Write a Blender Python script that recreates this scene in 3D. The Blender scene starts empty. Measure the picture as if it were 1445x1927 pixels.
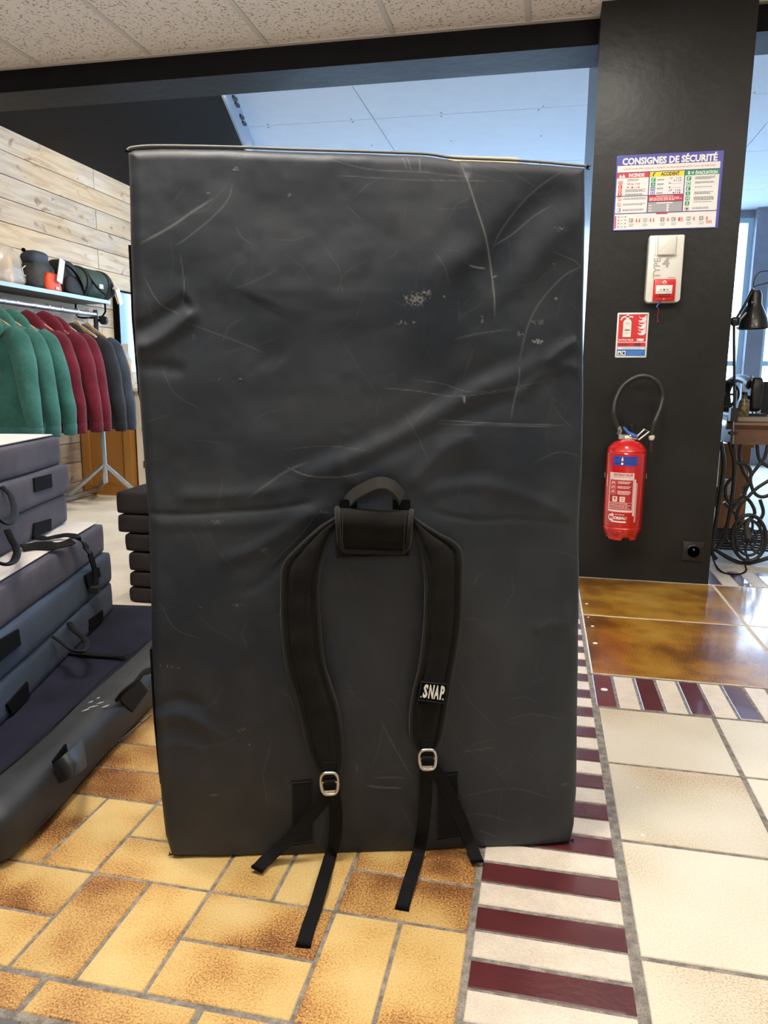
import bpy, math, random
import numpy as np
from mathutils import Vector, Matrix
random.seed(7); rng = np.random.default_rng(7)
PI = math.pi
S = bpy.context.scene
COL = S.collection

# ------------------------------------------------------------------ camera
FPX, PITCH, ROLL, YAW, CAMH = 1398.06, 0.1769978, -0.0082696, 0.2084864, 0.84
CXP, CYP = 722.5, 963.5
def cam_rows(p, r, y):
    f = np.array([-math.sin(y)*math.cos(p), math.cos(y)*math.cos(p), -math.sin(p)])
    ri = np.array([math.cos(y), math.sin(y), 0.0]); d = np.cross(f, ri)
    c, s = math.cos(r), math.sin(r)
    return np.array([c*ri+s*d, -s*ri+c*d, f])
RC = cam_rows(PITCH, ROLL, YAW)
C0 = np.array([0, 0, CAMH])
cam = bpy.data.cameras.new('camera'); camo = bpy.data.objects.new('camera', cam); COL.objects.link(camo)
cam.sensor_fit = 'HORIZONTAL'; cam.sensor_width = 36; cam.lens = FPX*36/1445; cam.clip_start = .02
m = Matrix.Identity(4)
for i in range(3):
    m[i][0] = RC[0][i]; m[i][1] = -RC[1][i]; m[i][2] = -RC[2][i]; m[i][3] = C0[i]
camo.matrix_world = m
S.camera = camo

# ------------------------------------------------------------------ world and lamps
w = bpy.data.worlds.new('sky'); S.world = w; w.use_nodes = True
bg = w.node_tree.nodes['Background']
bg.inputs[0].default_value = (.48, .70, 1.0, 1); bg.inputs[1].default_value = 14.0
S.view_settings.view_transform = 'Standard'; S.view_settings.look = 'None'
S.view_settings.gamma = 1; S.view_settings.use_curve_mapping = False
S.view_settings.exposure = 0.0
def area(name, loc, rot, sx, sy, power, col):
    l = bpy.data.lights.new(name, 'AREA'); l.shape = 'RECTANGLE'; l.size = sx; l.size_y = sy
    l.energy = power; l.color = col
    o = bpy.data.objects.new(name, l); COL.objects.link(o); o.location = loc; o.rotation_euler = rot
    return o
area('ceiling_lamp', (-0.55, 0.72, 2.25), (0, 0, 0), .5, .4, 41, (1, .95, .88))
area('ceiling_lamp', (1.3, 0.9, 2.25), (0, 0, 0), .5, .5, 17, (1, .96, .90))
area('ceiling_lamp', (0.2, -1.6, 2.25), (0, 0, 0), .6, 1.2, 15, (1, .93, .84))
area('ceiling_lamp', (0.22, 2.35, 2.25), (0, 0, 0), .30, .30, 13, (1, .95, .86))
area('ceiling_lamp', (-2.3, 1.6, 2.25), (0, 0, 0), .5, .5, 22, (1, .93, .84))
area('ceiling_fill', (-1.1, 1.3, 1.85), (PI, 0, 0), 1.2, .3, 38, (1, .90, .83))  # unseen upward fill added to brighten the ceiling tiles, no fixture here
area('ceiling_fill', (.9, 1.3, 1.85), (PI, 0, 0), 1.2, .3, 38, (1, .90, .83))
def spot(loc, to, power, col, ang=1.9):  # unseen fill lights, added to brighten the plank wall and rear floor
    l = bpy.data.lights.new('rear_left_fill', 'SPOT'); l.energy = power; l.color = col; l.spot_size = ang; l.spot_blend = .7; l.shadow_soft_size = .08
    o = bpy.data.objects.new('rear_left_fill', l); COL.objects.link(o); o.location = loc
    o.rotation_euler = (Vector(to)-Vector(loc)).to_track_quat('-Z', 'Y').to_euler()
spot((-1.5, 3.8, 2.25), (-3.2, 4.2, 1.2), 75, (1, .92, .78))
spot((-1.6, 5.2, 2.25), (-3.2, 5.2, 1.2), 65, (1, .92, .78))
spot((-1.3, 3.9, 2.25), (-1.9, 3.6, 0), 110, (1, .88, .70))
for k in range(2):
    o = area('daylight_at_window', (-.8+3.9*k, 8.16, 1.4), (PI/2, 0, PI), 3.9, 2.1, 10, (1, 1, 1)); o.data.cycles.is_portal = True

# ------------------------------------------------------------------ pixel helpers (a pixel becomes a point on a real plane)
def ray(px, py): return RC.T @ np.array([(px-CXP)/FPX, (py-CYP)/FPX, 1.0])
def atZ(px, py, z=0.0):
    d = ray(px, py); return Vector(C0 + d*(z-CAMH)/d[2])
def atY(px, py, y):
    d = ray(px, py); return Vector(C0 + d*y/d[1])
def atX(px, py, x):
    d = ray(px, py); return Vector(C0 + d*x/d[0])
def atP(px, py, p0, n, off=0.0):
    d = ray(px, py); p0 = np.array(p0); n = np.array(n)
    return Vector(C0 + d*(((p0+n*off-C0) @ n)/(d @ n)))

# ------------------------------------------------------------------ materials
MATS = {}
def mat(name, col, rough=.6, metal=0, spec=.5, var=0, vscale=8, col2=None, bump=0, bscale=60, sheen=0, stretch=None,
        coat=0, fine=0, objvar=0, trans=0, alpha=1):
    if name in MATS: return MATS[name]
    M = bpy.data.materials.new(name); M.use_nodes = True; N = M.node_tree.nodes; L = M.node_tree.links
    b = N['Principled BSDF']
    b.inputs['Base Color'].default_value = (*col, 1); b.inputs['Roughness'].default_value = rough
    b.inputs['Metallic'].default_value = metal; b.inputs['Specular IOR Level'].default_value = spec
    b.inputs['Sheen Weight'].default_value = sheen; b.inputs['Coat Weight'].default_value = coat
    b.inputs['Transmission Weight'].default_value = trans; b.inputs['Alpha'].default_value = alpha
    tc = N.new('ShaderNodeTexCoord'); mp = N.new('ShaderNodeMapping'); L.new(tc.outputs['Object'], mp.inputs[0])
    if stretch: mp.inputs['Scale'].default_value = stretch
    oi = N.new('ShaderNodeObjectInfo')
    L.new(oi.outputs['Random'], mp.inputs['Location']) if objvar else None
    cur = None
    if var or col2:
        nz = N.new('ShaderNodeTexNoise'); nz.inputs['Scale'].default_value = vscale; nz.inputs['Detail'].default_value = 6
        L.new(mp.outputs[0], nz.inputs['Vector'])
        rp = N.new('ShaderNodeValToRGB'); rp.color_ramp.elements[0].position = .35; rp.color_ramp.elements[1].position = .65
        c2 = col2 if col2 else tuple(min(1, c*(1+var)) for c in col)
        c1 = col if col2 else tuple(c*(1-var) for c in col)
        rp.color_ramp.elements[0].color = (*c1, 1); rp.color_ramp.elements[1].color = (*c2, 1)
        L.new(nz.outputs['Fac'], rp.inputs[0]); cur = rp.outputs[0]
    if fine:
        n2 = N.new('ShaderNodeTexNoise'); n2.inputs['Scale'].default_value = bscale*2; n2.inputs['Detail'].default_value = 3
        L.new(mp.outputs[0], n2.inputs['Vector'])
        mr = N.new('ShaderNodeMapRange'); mr.inputs[1].default_value = .3; mr.inputs[2].default_value = .7
        mr.inputs[3].default_value = 1-fine; mr.inputs[4].default_value = 1+fine
        L.new(n2.outputs['Fac'], mr.inputs[0])
        mx = N.new('ShaderNodeVectorMath'); mx.operation = 'SCALE'
        if cur is None:
            rgb = N.new('ShaderNodeRGB'); rgb.outputs[0].default_value = (*col, 1); cur = rgb.outputs[0]
        L.new(cur, mx.inputs[0]); L.new(mr.outputs[0], mx.inputs['Scale']); cur = mx.outputs[0]
    if objvar:
        mr = N.new('ShaderNodeMapRange'); mr.inputs[3].default_value = 1-objvar; mr.inputs[4].default_value = 1+objvar
        L.new(oi.outputs['Random'], mr.inputs[0])
        mx = N.new('ShaderNodeVectorMath'); mx.operation = 'SCALE'
        if cur is None:
            rgb = N.new('ShaderNodeRGB'); rgb.outputs[0].default_value = (*col, 1); cur = rgb.outputs[0]
        L.new(cur, mx.inputs[0]); L.new(mr.outputs[0], mx.inputs['Scale']); cur = mx.outputs[0]
    if cur is not None: L.new(cur, b.inputs['Base Color'])
    if bump:
        n3 = N.new('ShaderNodeTexNoise'); n3.inputs['Scale'].default_value = bscale; n3.inputs['Detail'].default_value = 4
        L.new(mp.outputs[0], n3.inputs['Vector'])
        bp = N.new('ShaderNodeBump'); bp.inputs['Strength'].default_value = bump; bp.inputs['Distance'].default_value = .004
        L.new(n3.outputs['Fac'], bp.inputs['Height']); L.new(bp.outputs[0], b.inputs['Normal'])
    MATS[name] = M
    return M

def ramp_mat(name, stops, scale, rough, bump, objvar=.1, spec=.5, speck=None, stretch=None, coat=0, detail=8):
    """mottled glaze: a slow noise through several colours, a fine speckle over it, a shift per piece"""
    M = bpy.data.materials.new(name); M.use_nodes = True; N = M.node_tree.nodes; L = M.node_tree.links
    b = N['Principled BSDF']; b.inputs['Roughness'].default_value = rough; b.inputs['Specular IOR Level'].default_value = spec
    b.inputs['Coat Weight'].default_value = coat; b.inputs['Coat Roughness'].default_value = .12
    tc = N.new('ShaderNodeTexCoord'); oi = N.new('ShaderNodeObjectInfo'); mp = N.new('ShaderNodeMapping')
    if stretch: mp.inputs['Scale'].default_value = stretch
    L.new(tc.outputs['Object'], mp.inputs[0])
    vm = N.new('ShaderNodeVectorMath'); vm.operation = 'SCALE'; vm.inputs['Scale'].default_value = 37
    cb = N.new('ShaderNodeCombineXYZ'); L.new(oi.outputs['Random'], cb.inputs[0]); L.new(oi.outputs['Random'], cb.inputs[1])
    L.new(cb.outputs[0], vm.inputs[0]); L.new(vm.outputs[0], mp.inputs['Location'])
    nz = N.new('ShaderNodeTexNoise'); nz.inputs['Scale'].default_value = scale; nz.inputs['Detail'].default_value = 2
    L.new(mp.outputs[0], nz.inputs['Vector'])
    n2 = N.new('ShaderNodeTexNoise'); n2.inputs['Scale'].default_value = 330; n2.inputs['Detail'].default_value = 2.5
    L.new(mp.outputs[0], n2.inputs['Vector'])
    ad = N.new('ShaderNodeMath'); ad.operation = 'MULTIPLY_ADD'; ad.inputs[1].default_value = .80
    L.new(n2.outputs['Fac'], ad.inputs[0]); 
    sb = N.new('ShaderNodeMath'); sb.operation = 'SUBTRACT'; sb.inputs[1].default_value = .40
    L.new(nz.outputs['Fac'], sb.inputs[0]); 
    of = N.new('ShaderNodeMath'); of.operation = 'MULTIPLY_ADD'; of.inputs[1].default_value = .22; 
    L.new(oi.outputs['Random'], of.inputs[0]); L.new(sb.outputs[0], of.inputs[2])
    o2 = N.new('ShaderNodeMath'); o2.operation = 'SUBTRACT'; o2.inputs[1].default_value = .11; L.new(of.outputs[0], o2.inputs[0])
    L.new(o2.outputs[0], ad.inputs[2])
    rp = N.new('ShaderNodeValToRGB'); e = rp.color_ramp.elements
    e[0].position = stops[0][0]; e[0].color = (*stops[0][1], 1); e[1].position = stops[-1][0]; e[1].color = (*stops[-1][1], 1)
    for p, c in stops[1:-1]:
        q = e.new(p); q.color = (*c, 1)
    L.new(ad.outputs[0], rp.inputs[0]); cur = rp.outputs[0]
    mr = N.new('ShaderNodeMapRange'); mr.inputs[3].default_value = 1-objvar; mr.inputs[4].default_value = 1+objvar
    L.new(oi.outputs['Random'], mr.inputs[0])
    mx = N.new('ShaderNodeVectorMath'); mx.operation = 'SCALE'
    L.new(cur, mx.inputs[0]); L.new(mr.outputs[0], mx.inputs['Scale'])
    L.new(mx.outputs[0], b.inputs['Base Color'])
    bp = N.new('ShaderNodeBump'); bp.inputs['Strength'].default_value = bump; bp.inputs['Distance'].default_value = .002
    L.new(n2.outputs['Fac'], bp.inputs['Height']); L.new(bp.outputs[0], b.inputs['Normal'])
    MATS[name] = M
    return M

m_brick = ramp_mat('amber_stoneware', [(.24, (.13, .050, .016)), (.37, (.35, .165, .050)), (.48, (.49, .305, .098)), (.60, (.55, .385, .145)), (.8, (.60, .455, .22))], 6, .40, .35, .08)
m_cream = ramp_mat('cream_stoneware', [(.22, (.30, .20, .10)), (.36, (.52, .43, .28)), (.46, (.58, .525, .39)), (.72, (.65, .61, .49))], 3, .38, .5, .04)
m_gloss = ramp_mat('glazed_brown_stoneware', [(.25, (.10, .035, .004)), (.42, (.24, .095, .008)), (.56, (.36, .18, .018)), (.75, (.44, .26, .045))], 5, .24, .25, .04, coat=.8)
m_maroon = mat('maroon_glazed_tile', (.085, .018, .020), .30, var=.12, vscale=20, bump=.12, bscale=120, objvar=.12, coat=.4)
m_dgrey = mat('dark_grey_tile', (.10, .10, .10), .6, var=.2, vscale=20)
m_ivory = mat('ivory_tile', (.62, .55, .45), .42, var=.06, vscale=30, fine=.10, bscale=140, bump=.1, objvar=.05)
m_grout = mat('grey_grout', (.20, .18, .155), .9, var=.35, vscale=60, bump=.5, bscale=200, fine=.3)
m_concrete = mat('pale_screed', (.50, .44, .35), .55, col2=(.62, .56, .46), vscale=3.5, bump=.15, bscale=30, fine=.06)
m_black = mat('matt_black_paint', (.013, .013, .0125), .38, spec=.32, var=.18, vscale=5, bump=.35, bscale=22, fine=.12)
m_blackceil = mat('matt_black_ceiling_paint', (.0055, .006, .009), .6, spec=.06, var=.15, vscale=4, bump=.1)
m_white = mat('daylight_tinted_board', (.56, .64, .76), .7, var=.02)  # white boards with the blue of the daylight mixed into their colour
m_wall = mat('cream_wall_paint', (.66, .62, .55), .8, var=.03)
m_tbar = mat('ceiling_grid_metal', (.52, .48, .43), .5)
m_grey = mat('grey_window_frame', (.22, .24, .30), .45, var=.06)
def perforated():
    M = bpy.data.materials.new('perforated_ceiling_tile'); M.use_nodes = True; N = M.node_tree.nodes; L = M.node_tree.links
    b = N['Principled BSDF']; b.inputs['Roughness'].default_value = .9
    tc = N.new('ShaderNodeTexCoord'); v = N.new('ShaderNodeTexNoise'); v.inputs['Scale'].default_value = 85; v.inputs['Detail'].default_value = 1.5
    L.new(tc.outputs['Object'], v.inputs['Vector'])
    rp = N.new('ShaderNodeValToRGB'); rp.color_ramp.elements[0].position = .34; rp.color_ramp.elements[1].position = .42
    rp.color_ramp.elements[0].color = (.30, .25, .21, 1); rp.color_ramp.elements[1].color = (.70, .64, .58, 1)
    L.new(v.outputs['Fac'], rp.inputs[0]); L.new(rp.outputs[0], b.inputs['Base Color'])
    bp = N.new('ShaderNodeBump'); bp.inputs['Strength'].default_value = .5; bp.inputs['Distance'].default_value = .003
    L.new(rp.outputs[0], bp.inputs['Height']); L.new(bp.outputs[0], b.inputs['Normal'])
    return M
m_ctile = perforated()
def plank_mat():
    M = bpy.data.materials.new('weathered_pine'); M.use_nodes = True; N = M.node_tree.nodes; L = M.node_tree.links
    b = N['Principled BSDF']; b.inputs['Roughness'].default_value = .75
    tc = N.new('ShaderNodeTexCoord'); oi = N.new('ShaderNodeObjectInfo')
    vm = N.new('ShaderNodeVectorMath'); vm.operation = 'SCALE'; vm.inputs['Scale'].default_value = 23
    cb = N.new('ShaderNodeCombineXYZ')
    for k in range(3): L.new(oi.outputs['Random'], cb.inputs[k])
    L.new(cb.outputs[0], vm.inputs[0])
    def noise(scale, st, det):
        mp = N.new('ShaderNodeMapping'); mp.inputs['Scale'].default_value = st
        L.new(tc.outputs['Object'], mp.inputs[0]); L.new(vm.outputs[0], mp.inputs['Location'])
        n = N.new('ShaderNodeTexNoise'); n.inputs['Scale'].default_value = scale; n.inputs['Detail'].default_value = det
        n.inputs['Distortion'].default_value = .6
        L.new(mp.outputs[0], n.inputs['Vector']); return n
    g = noise(26, (1, .10, 1), 8); k = noise(13, (1, .6, 1), 2); c = noise(2.2, (1, .5, 1), 2)
    rp = N.new('ShaderNodeValToRGB'); e = rp.color_ramp.elements
    e[0].position = .30; e[0].color = (.44, .35, .26, 1); e[1].position = .60; e[1].color = (.64, .56, .46, 1)
    L.new(g.outputs['Fac'], rp.inputs[0])
    r2 = N.new('ShaderNodeValToRGB'); r2.color_ramp.elements[0].position = .27; r2.color_ramp.elements[1].position = .37
    r2.color_ramp.elements[0].color = (.45, .32, .22, 1); r2.color_ramp.elements[1].color = (1, 1, 1, 1)
    L.new(k.outputs['Fac'], r2.inputs[0])
    mx = N.new('ShaderNodeMix'); mx.data_type = 'RGBA'; mx.blend_type = 'MULTIPLY'; mx.inputs[0].default_value = .8
    L.new(rp.outputs[0], mx.inputs[6]); L.new(r2.outputs[0], mx.inputs[7])
    r3 = N.new('ShaderNodeValToRGB'); r3.color_ramp.elements[0].position = .4; r3.color_ramp.elements[1].position = .6
    r3.color_ramp.elements[0].color = (.98, .88, .72, 1); r3.color_ramp.elements[1].color = (.95, .97, 1, 1)
    L.new(c.outputs['Fac'], r3.inputs[0])
    m2 = N.new('ShaderNodeMix'); m2.data_type = 'RGBA'; m2.blend_type = 'MULTIPLY'; m2.inputs[0].default_value = 1
    L.new(mx.outputs[2], m2.inputs[6]); L.new(r3.outputs[0], m2.inputs[7])
    mr = N.new('ShaderNodeMapRange'); mr.inputs[3].default_value = .86; mr.inputs[4].default_value = 1.12
    L.new(oi.outputs['Random'], mr.inputs[0])
    sc = N.new('ShaderNodeVectorMath'); sc.operation = 'SCALE'; L.new(m2.outputs[2], sc.inputs[0]); L.new(mr.outputs[0], sc.inputs['Scale'])
    L.new(sc.outputs[0], b.inputs['Base Color'])
    bp = N.new('ShaderNodeBump'); bp.inputs['Strength'].default_value = .35; bp.inputs['Distance'].default_value = .003
    L.new(g.outputs['Fac'], bp.inputs['Height']); L.new(bp.outputs[0], b.inputs['Normal'])
    return M
m_plank = plank_mat()
m_cordura = mat('black_woven_fabric', (.0085, .008, .007), .85, spec=.12, sheen=.06, var=.2, vscale=30, bump=.4, bscale=700, fine=.25)
m_web = mat('black_webbing', (.005, .005, .005), .7, spec=.15, bump=.5, bscale=500, fine=.15)
m_velcro = mat('black_hook_tape', (.0045, .0045, .0055), .95, spec=.1, bump=.8, bscale=600, fine=.5)
m_silver = mat('brushed_aluminium', (.62, .60, .57), .34, metal=1)
m_steel = mat('bare_steel_tube', (.45, .46, .48), .36, metal=1, var=.1)
m_navyfab = mat('dark_navy_suede', (.014, .0145, .025), .95, spec=.08, var=.25, vscale=4, fine=.08, bscale=300)
m_greyfab = mat('slate_suede', (.072, .068, .088), .95, spec=.08, sheen=.05, var=.22, vscale=5, fine=.08, bscale=300, bump=.1)
m_bluefab = mat('blue_grey_suede', (.040, .056, .085), .95, spec=.08, sheen=.05, var=.22, vscale=5, fine=.08, bscale=300, bump=.1)
m_topfab = mat('pale_grey_pad_top', (.52, .48, .45), .9, spec=.2, sheen=.2, var=.10, vscale=6, fine=.06, bscale=300, bump=.1)  # pad tops coloured paler than their sides
m_tarp = mat('black_coated_tarpaulin', (.012, .0135, .016), .60, var=.5, vscale=6, bump=.3, bscale=14, fine=.1)
m_darkpad = mat('charcoal_suede', (.020, .017, .018), .95, spec=.08, var=.2, vscale=8, fine=.08, bscale=300)

# ------------------------------------------------------------------ mesh helpers
class MB:
    def __init__(s): s.v = []; s.f = []; s.mi = []; s.m = 0
    def add(s, vs, fs, mi=None):
        o = len(s.v); s.v += [tuple(p) for p in vs]; s.f += [tuple(i+o for i in f) for f in fs]
        s.mi += [s.m if mi is None else mi]*len(fs); return s
    def box(s, a, b, M=None, mi=None):
        x0, y0, z0 = a; x1, y1, z1 = b
        vs = [Vector(p) for p in ((x0,y0,z0),(x1,y0,z0),(x1,y1,z0),(x0,y1,z0),(x0,y0,z1),(x1,y0,z1),(x1,y1,z1),(x0,y1,z1))]
        if M: vs = [M @ p for p in vs]
        return s.add(vs, [(0,3,2,1),(4,5,6,7),(0,1,5,4),(1,2,6,5),(2,3,7,6),(3,0,4,7)], mi)
    def tile(s, x0, y0, x1, y1, z0, z1, c=.0015, sunk=0):
        """a slab with a chamfered upper edge"""
        vs = [(x0,y0,z0),(x1,y0,z0),(x1,y1,z0),(x0,y1,z0),(x0,y0,z1-c),(x1,y0,z1-c),(x1,y1,z1-c),(x0,y1,z1-c),
              (x0+c,y0+c,z1),(x1-c,y0+c,z1),(x1-c,y1-c,z1),(x0+c,y1-c,z1)]
        return s.add(vs, [(8,9,10,11),(0,1,5,4),(1,2,6,5),(2,3,7,6),(3,0,4,7),(4,5,9,8),(5,6,10,9),(6,7,11,10),(7,4,8,11)])
    def tube(s, pts, r, n=10, cap=True, mi=None, flat=1.0, up=None):
        pts = [Vector(p) for p in pts]; rs = r if isinstance(r, (list, tuple)) else [r]*len(pts)
        ring = []; prev = None
        for i, p in enumerate(pts):
            t = (pts[min(i+1, len(pts)-1)]-pts[max(i-1, 0)]).normalized()
            if prev is None:
                a = Vector(up) if up is not None else (Vector((0, 0, 1)) if abs(t.z) < .9 else Vector((1, 0, 0)))
                u = (a - t*a.dot(t)).normalized()
            else: u = (prev - t*prev.dot(t)).normalized()
            prev = u; w_ = t.cross(u)
            ring.append([p+(u*math.cos(k*2*PI/n)*flat+w_*math.sin(k*2*PI/n))*rs[i] for k in range(n)])
        vs = [q for rr in ring for q in rr]; fs = []
        for i in range(len(pts)-1):
            for k in range(n):
                fs.append((i*n+k, i*n+(k+1) % n, (i+1)*n+(k+1) % n, (i+1)*n+k))
        if cap: fs += [tuple(range(n-1, -1, -1)), tuple(range((len(pts)-1)*n, len(pts)*n))]
        return s.add(vs, fs, mi)
    def lathe(s, prof, n=32, base=(0, 0, 0), M=None, mi=None):
        vs = []; fs = []
        for r, z in prof:
            for k in range(n):
                p = Vector((r*math.cos(2*PI*k/n), r*math.sin(2*PI*k/n), z))
                vs.append((M @ p) if M else p+Vector(base))
        for i in range(len(prof)-1):
            for k in range(n): fs.append((i*n+k, i*n+(k+1) % n, (i+1)*n+(k+1) % n, (i+1)*n+k))
        fs += [tuple(range(n-1, -1, -1)), tuple(range((len(prof)-1)*n, len(prof)*n))]
        return s.add(vs, fs, mi)
    def ell(s, c, r, n=14, k=9, M=None, mi=None, noise=0, fn=None):
        prof = []; vs = []; fs = []
        for i in range(k+1):
            a = PI*i/k
            for j in range(n):
                b = 2*PI*j/n; d = 1+noise*(math.sin(3*b+2*a)+math.sin(5*a-2*b))*.5
                p = Vector((r[0]*math.sin(a)*math.cos(b)*d, r[1]*math.sin(a)*math.sin(b)*d, r[2]*math.cos(a)*d))
                if fn: p = fn(p)
                p = p+Vector(c); vs.append(M @ p if M else p)
        for i in range(k):
            for j in range(n): fs.append((i*n+j, (i+1)*n+j, (i+1)*n+(j+1) % n, i*n+(j+1) % n))
        return s.add(vs, fs, mi)
    def loft(s, rings, cap=True, mi=None):
        n = len(rings[0]); vs = [q for rr in rings for q in rr]; fs = []
        for i in range(len(rings)-1):
            for k in range(n): fs.append((i*n+k, i*n+(k+1) % n, (i+1)*n+(k+1) % n, (i+1)*n+k))
        if cap: fs += [tuple(range(n-1, -1, -1)), tuple(range((len(rings)-1)*n, len(rings)*n))]
        return s.add(vs, fs, mi)
    def prism(s, poly, off, mi=None):
        off = Vector(off); n = len(poly); vs = [Vector(p) for p in poly]+[Vector(p)+off for p in poly]
        return s.add(vs, [tuple(range(n)), tuple(range(2*n-1, n-1, -1))]+[(i, i+n, (i+1) % n+n, (i+1) % n) for i in range(n)], mi)
    def build(s, name, mats, parent=None, smooth=False, fix=True):
        me = bpy.data.meshes.new(name); me.from_pydata(s.v, [], s.f)
        for M in (mats if isinstance(mats, (list, tuple)) else [mats]): me.materials.append(M)
        me.polygons.foreach_set('material_index', s.mi)
        if fix:
            import bmesh
            bm = bmesh.new(); bm.from_mesh(me); bmesh.ops.recalc_face_normals(bm, faces=bm.faces); bm.to_mesh(me); bm.free()
        if smooth:
            me.polygons.foreach_set('use_smooth', [True]*len(me.polygons))
            me.set_sharp_from_angle(angle=math.radians(smooth if smooth is not True else 50))
        me.update()
        o = bpy.data.objects.new(name, me); COL.objects.link(o)
        if parent: o.parent = parent
        return o
def thing(name, loc, label, cat, group=None, rz=0):
    o = bpy.data.objects.new(name, None); COL.objects.link(o); o.empty_display_size = .05
    o.location = loc; o.rotation_euler = (0, 0, rz); o['label'] = label; o['category'] = cat
    if group: o['group'] = group
    return o
def keep(o, parent):
    """hang a part built in world coordinates under a thing that stands elsewhere (unrotated or not)"""
    o.parent = parent
    mw = Matrix.Translation(parent.location) @ parent.rotation_euler.to_matrix().to_4x4()
    if parent.parent is not None and parent.type == 'MESH': mw = Matrix.Identity(4)
    o.matrix_parent_inverse = mw.inverted()
    return o
def tag(o, label, cat, group=None):
    o['label'] = label; o['category'] = cat
    if group: o['group'] = group
    return o
def struct(o): o['kind'] = 'structure'; return o
def smooth_path(pts, n=8):
    """Catmull-Rom through the points"""
    P = [Vector(p) for p in pts]; P = [P[0]*2-P[1]]+P+[P[-1]*2-P[-2]]; out = []
    for i in range(1, len(P)-2):
        for k in range(n):
            t = k/n
            out.append(.5*((2*P[i])+(P[i+1]-P[i-1])*t+(2*P[i-1]-5*P[i]+4*P[i+1]-P[i+2])*t*t+(3*P[i]-P[i-1]-3*P[i+1]+P[i+2])*t**3))
    return out+[P[-2]]
def roundbox(L, W, H, r, nx=16, ny=16, nz=6, bulge=0, amp=0, fr=6, seed=0, flat_bottom=True):
    """soft edged cushion L along x, W along y, H up from z=0, centred in x and y"""
    h = Vector((L/2, W/2, H/2)); bm = MB(); idx = {}
    def pt(p):
        q = Vector([max(-h[i]+r, min(h[i]-r, p[i])) for i in range(3)]); d = p-q
        if d.length > 1e-9: p2 = q+d.normalized()*r
        else: p2 = p.copy()
        n = (p2-q).normalized() if d.length > 1e-9 else Vector((0, 0, 0))
        if bulge:
            a = (1-(p.x/h.x)**2)*(1-(p.y/h.y)**2); b = 1-(p.z/h.z)**2
            if p.z > 0: p2.z += bulge*a
            if abs(p.x) > h.x-1e-6: p2.x += math.copysign(bulge*b, p.x)
            if abs(p.y) > h.y-1e-6: p2.y += math.copysign(bulge*b, p.y)
        if amp:
            e = amp*(math.sin(fr*p.x+seed+1.7*math.sin(fr*.7*p.y))+math.sin(fr*1.3*p.y+2*seed+2*p.z*fr)+.6*math.sin(fr*2.9*(p.x+p.z)+seed))/2.6
            p2 = p2+n*e
            if n.length == 0: p2.z += e*.5
        p2.z += h.z
        return p2
    def face(ax, sg, n1, n2):
        a1, a2 = [k for k in range(3) if k != ax]
        base = len(bm.v); vs = []
        for i in range(n1+1):
            for j in range(n2+1):
                p = Vector((0, 0, 0)); p[ax] = sg*h[ax]
                def g(t):   # denser near the edges
                    return math.copysign(abs(t)**.6, t)
                p[a1] = h[a1]*g(2*i/n1-1); p[a2] = h[a2]*g(2*j/n2-1); vs.append(pt(p))
        fs = [(i*(n2+1)+j, (i+1)*(n2+1)+j, (i+1)*(n2+1)+j+1, i*(n2+1)+j+1) for i in range(n1) for j in range(n2)]
        bm.add(vs, fs)
    N = (nx, ny, nz)
    for ax in range(3):
        a1, a2 = [k for k in range(3) if k != ax]
        for sg in (-1, 1): face(ax, sg, N[a1], N[a2])
    return bm
def weld(o, d=1e-5):
    import bmesh
    bm = bmesh.new(); bm.from_mesh(o.data); bmesh.ops.remove_doubles(bm, verts=bm.verts, dist=d)
    bmesh.ops.recalc_face_normals(bm, faces=bm.faces); bm.to_mesh(o.data); bm.free()
    o.data.polygons.foreach_set('use_smooth', [True]*len(o.data.polygons)); return o
def ribbon(path, wid, normal, th=.0015, side=None):
    """flat webbing along a path: wid sideways, th thick; normal = direction its face looks (one vector or one per point)"""
    P = [Vector(p) for p in path]; rings = []
    ws = wid if isinstance(wid, (list, tuple)) else [wid]*len(P)
    for i, p in enumerate(P):
        t = (P[min(i+1, len(P)-1)]-P[max(i-1, 0)]).normalized()
        nn = Vector(normal[i] if isinstance(normal, list) else normal); nn = (nn-t*nn.dot(t)).normalized(); s = t.cross(nn)
        w_ = ws[i]/2
        rings.append([p-s*w_-nn*th/2, p+s*w_-nn*th/2, p+s*(w_-.0006)+nn*th/2, p-s*(w_-.0006)+nn*th/2])
    return MB().loft(rings)

# text -> triangles in the unit square
TXT = {}
def text_tris(body, bold=0.0):
    key = (body, bold)
    if key in TXT: return TXT[key]
    cu = bpy.data.curves.new('lettering', 'FONT'); cu.body = body; cu.resolution_u = 2; cu.offset = bold
    ob = bpy.data.objects.new('lettering', cu); COL.objects.link(ob)
    dg = bpy.context.evaluated_depsgraph_get(); me = bpy.data.meshes.new_from_object(ob.evaluated_get(dg))
    vs = [(v.co.x, v.co.y) for v in me.vertices]; fs = [tuple(p.vertices) for p in me.polygons]
    bpy.data.objects.remove(ob); bpy.data.curves.remove(cu); bpy.data.meshes.remove(me)
    x0 = min(v[0] for v in vs); x1 = max(v[0] for v in vs); y0 = min(v[1] for v in vs); y1 = max(v[1] for v in vs)
    r = ([((x-x0)/(x1-x0), (y-y0)/(y1-y0)) for x, y in vs], fs, (x1-x0)/(y1-y0))
    TXT[key] = r; return r
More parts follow.
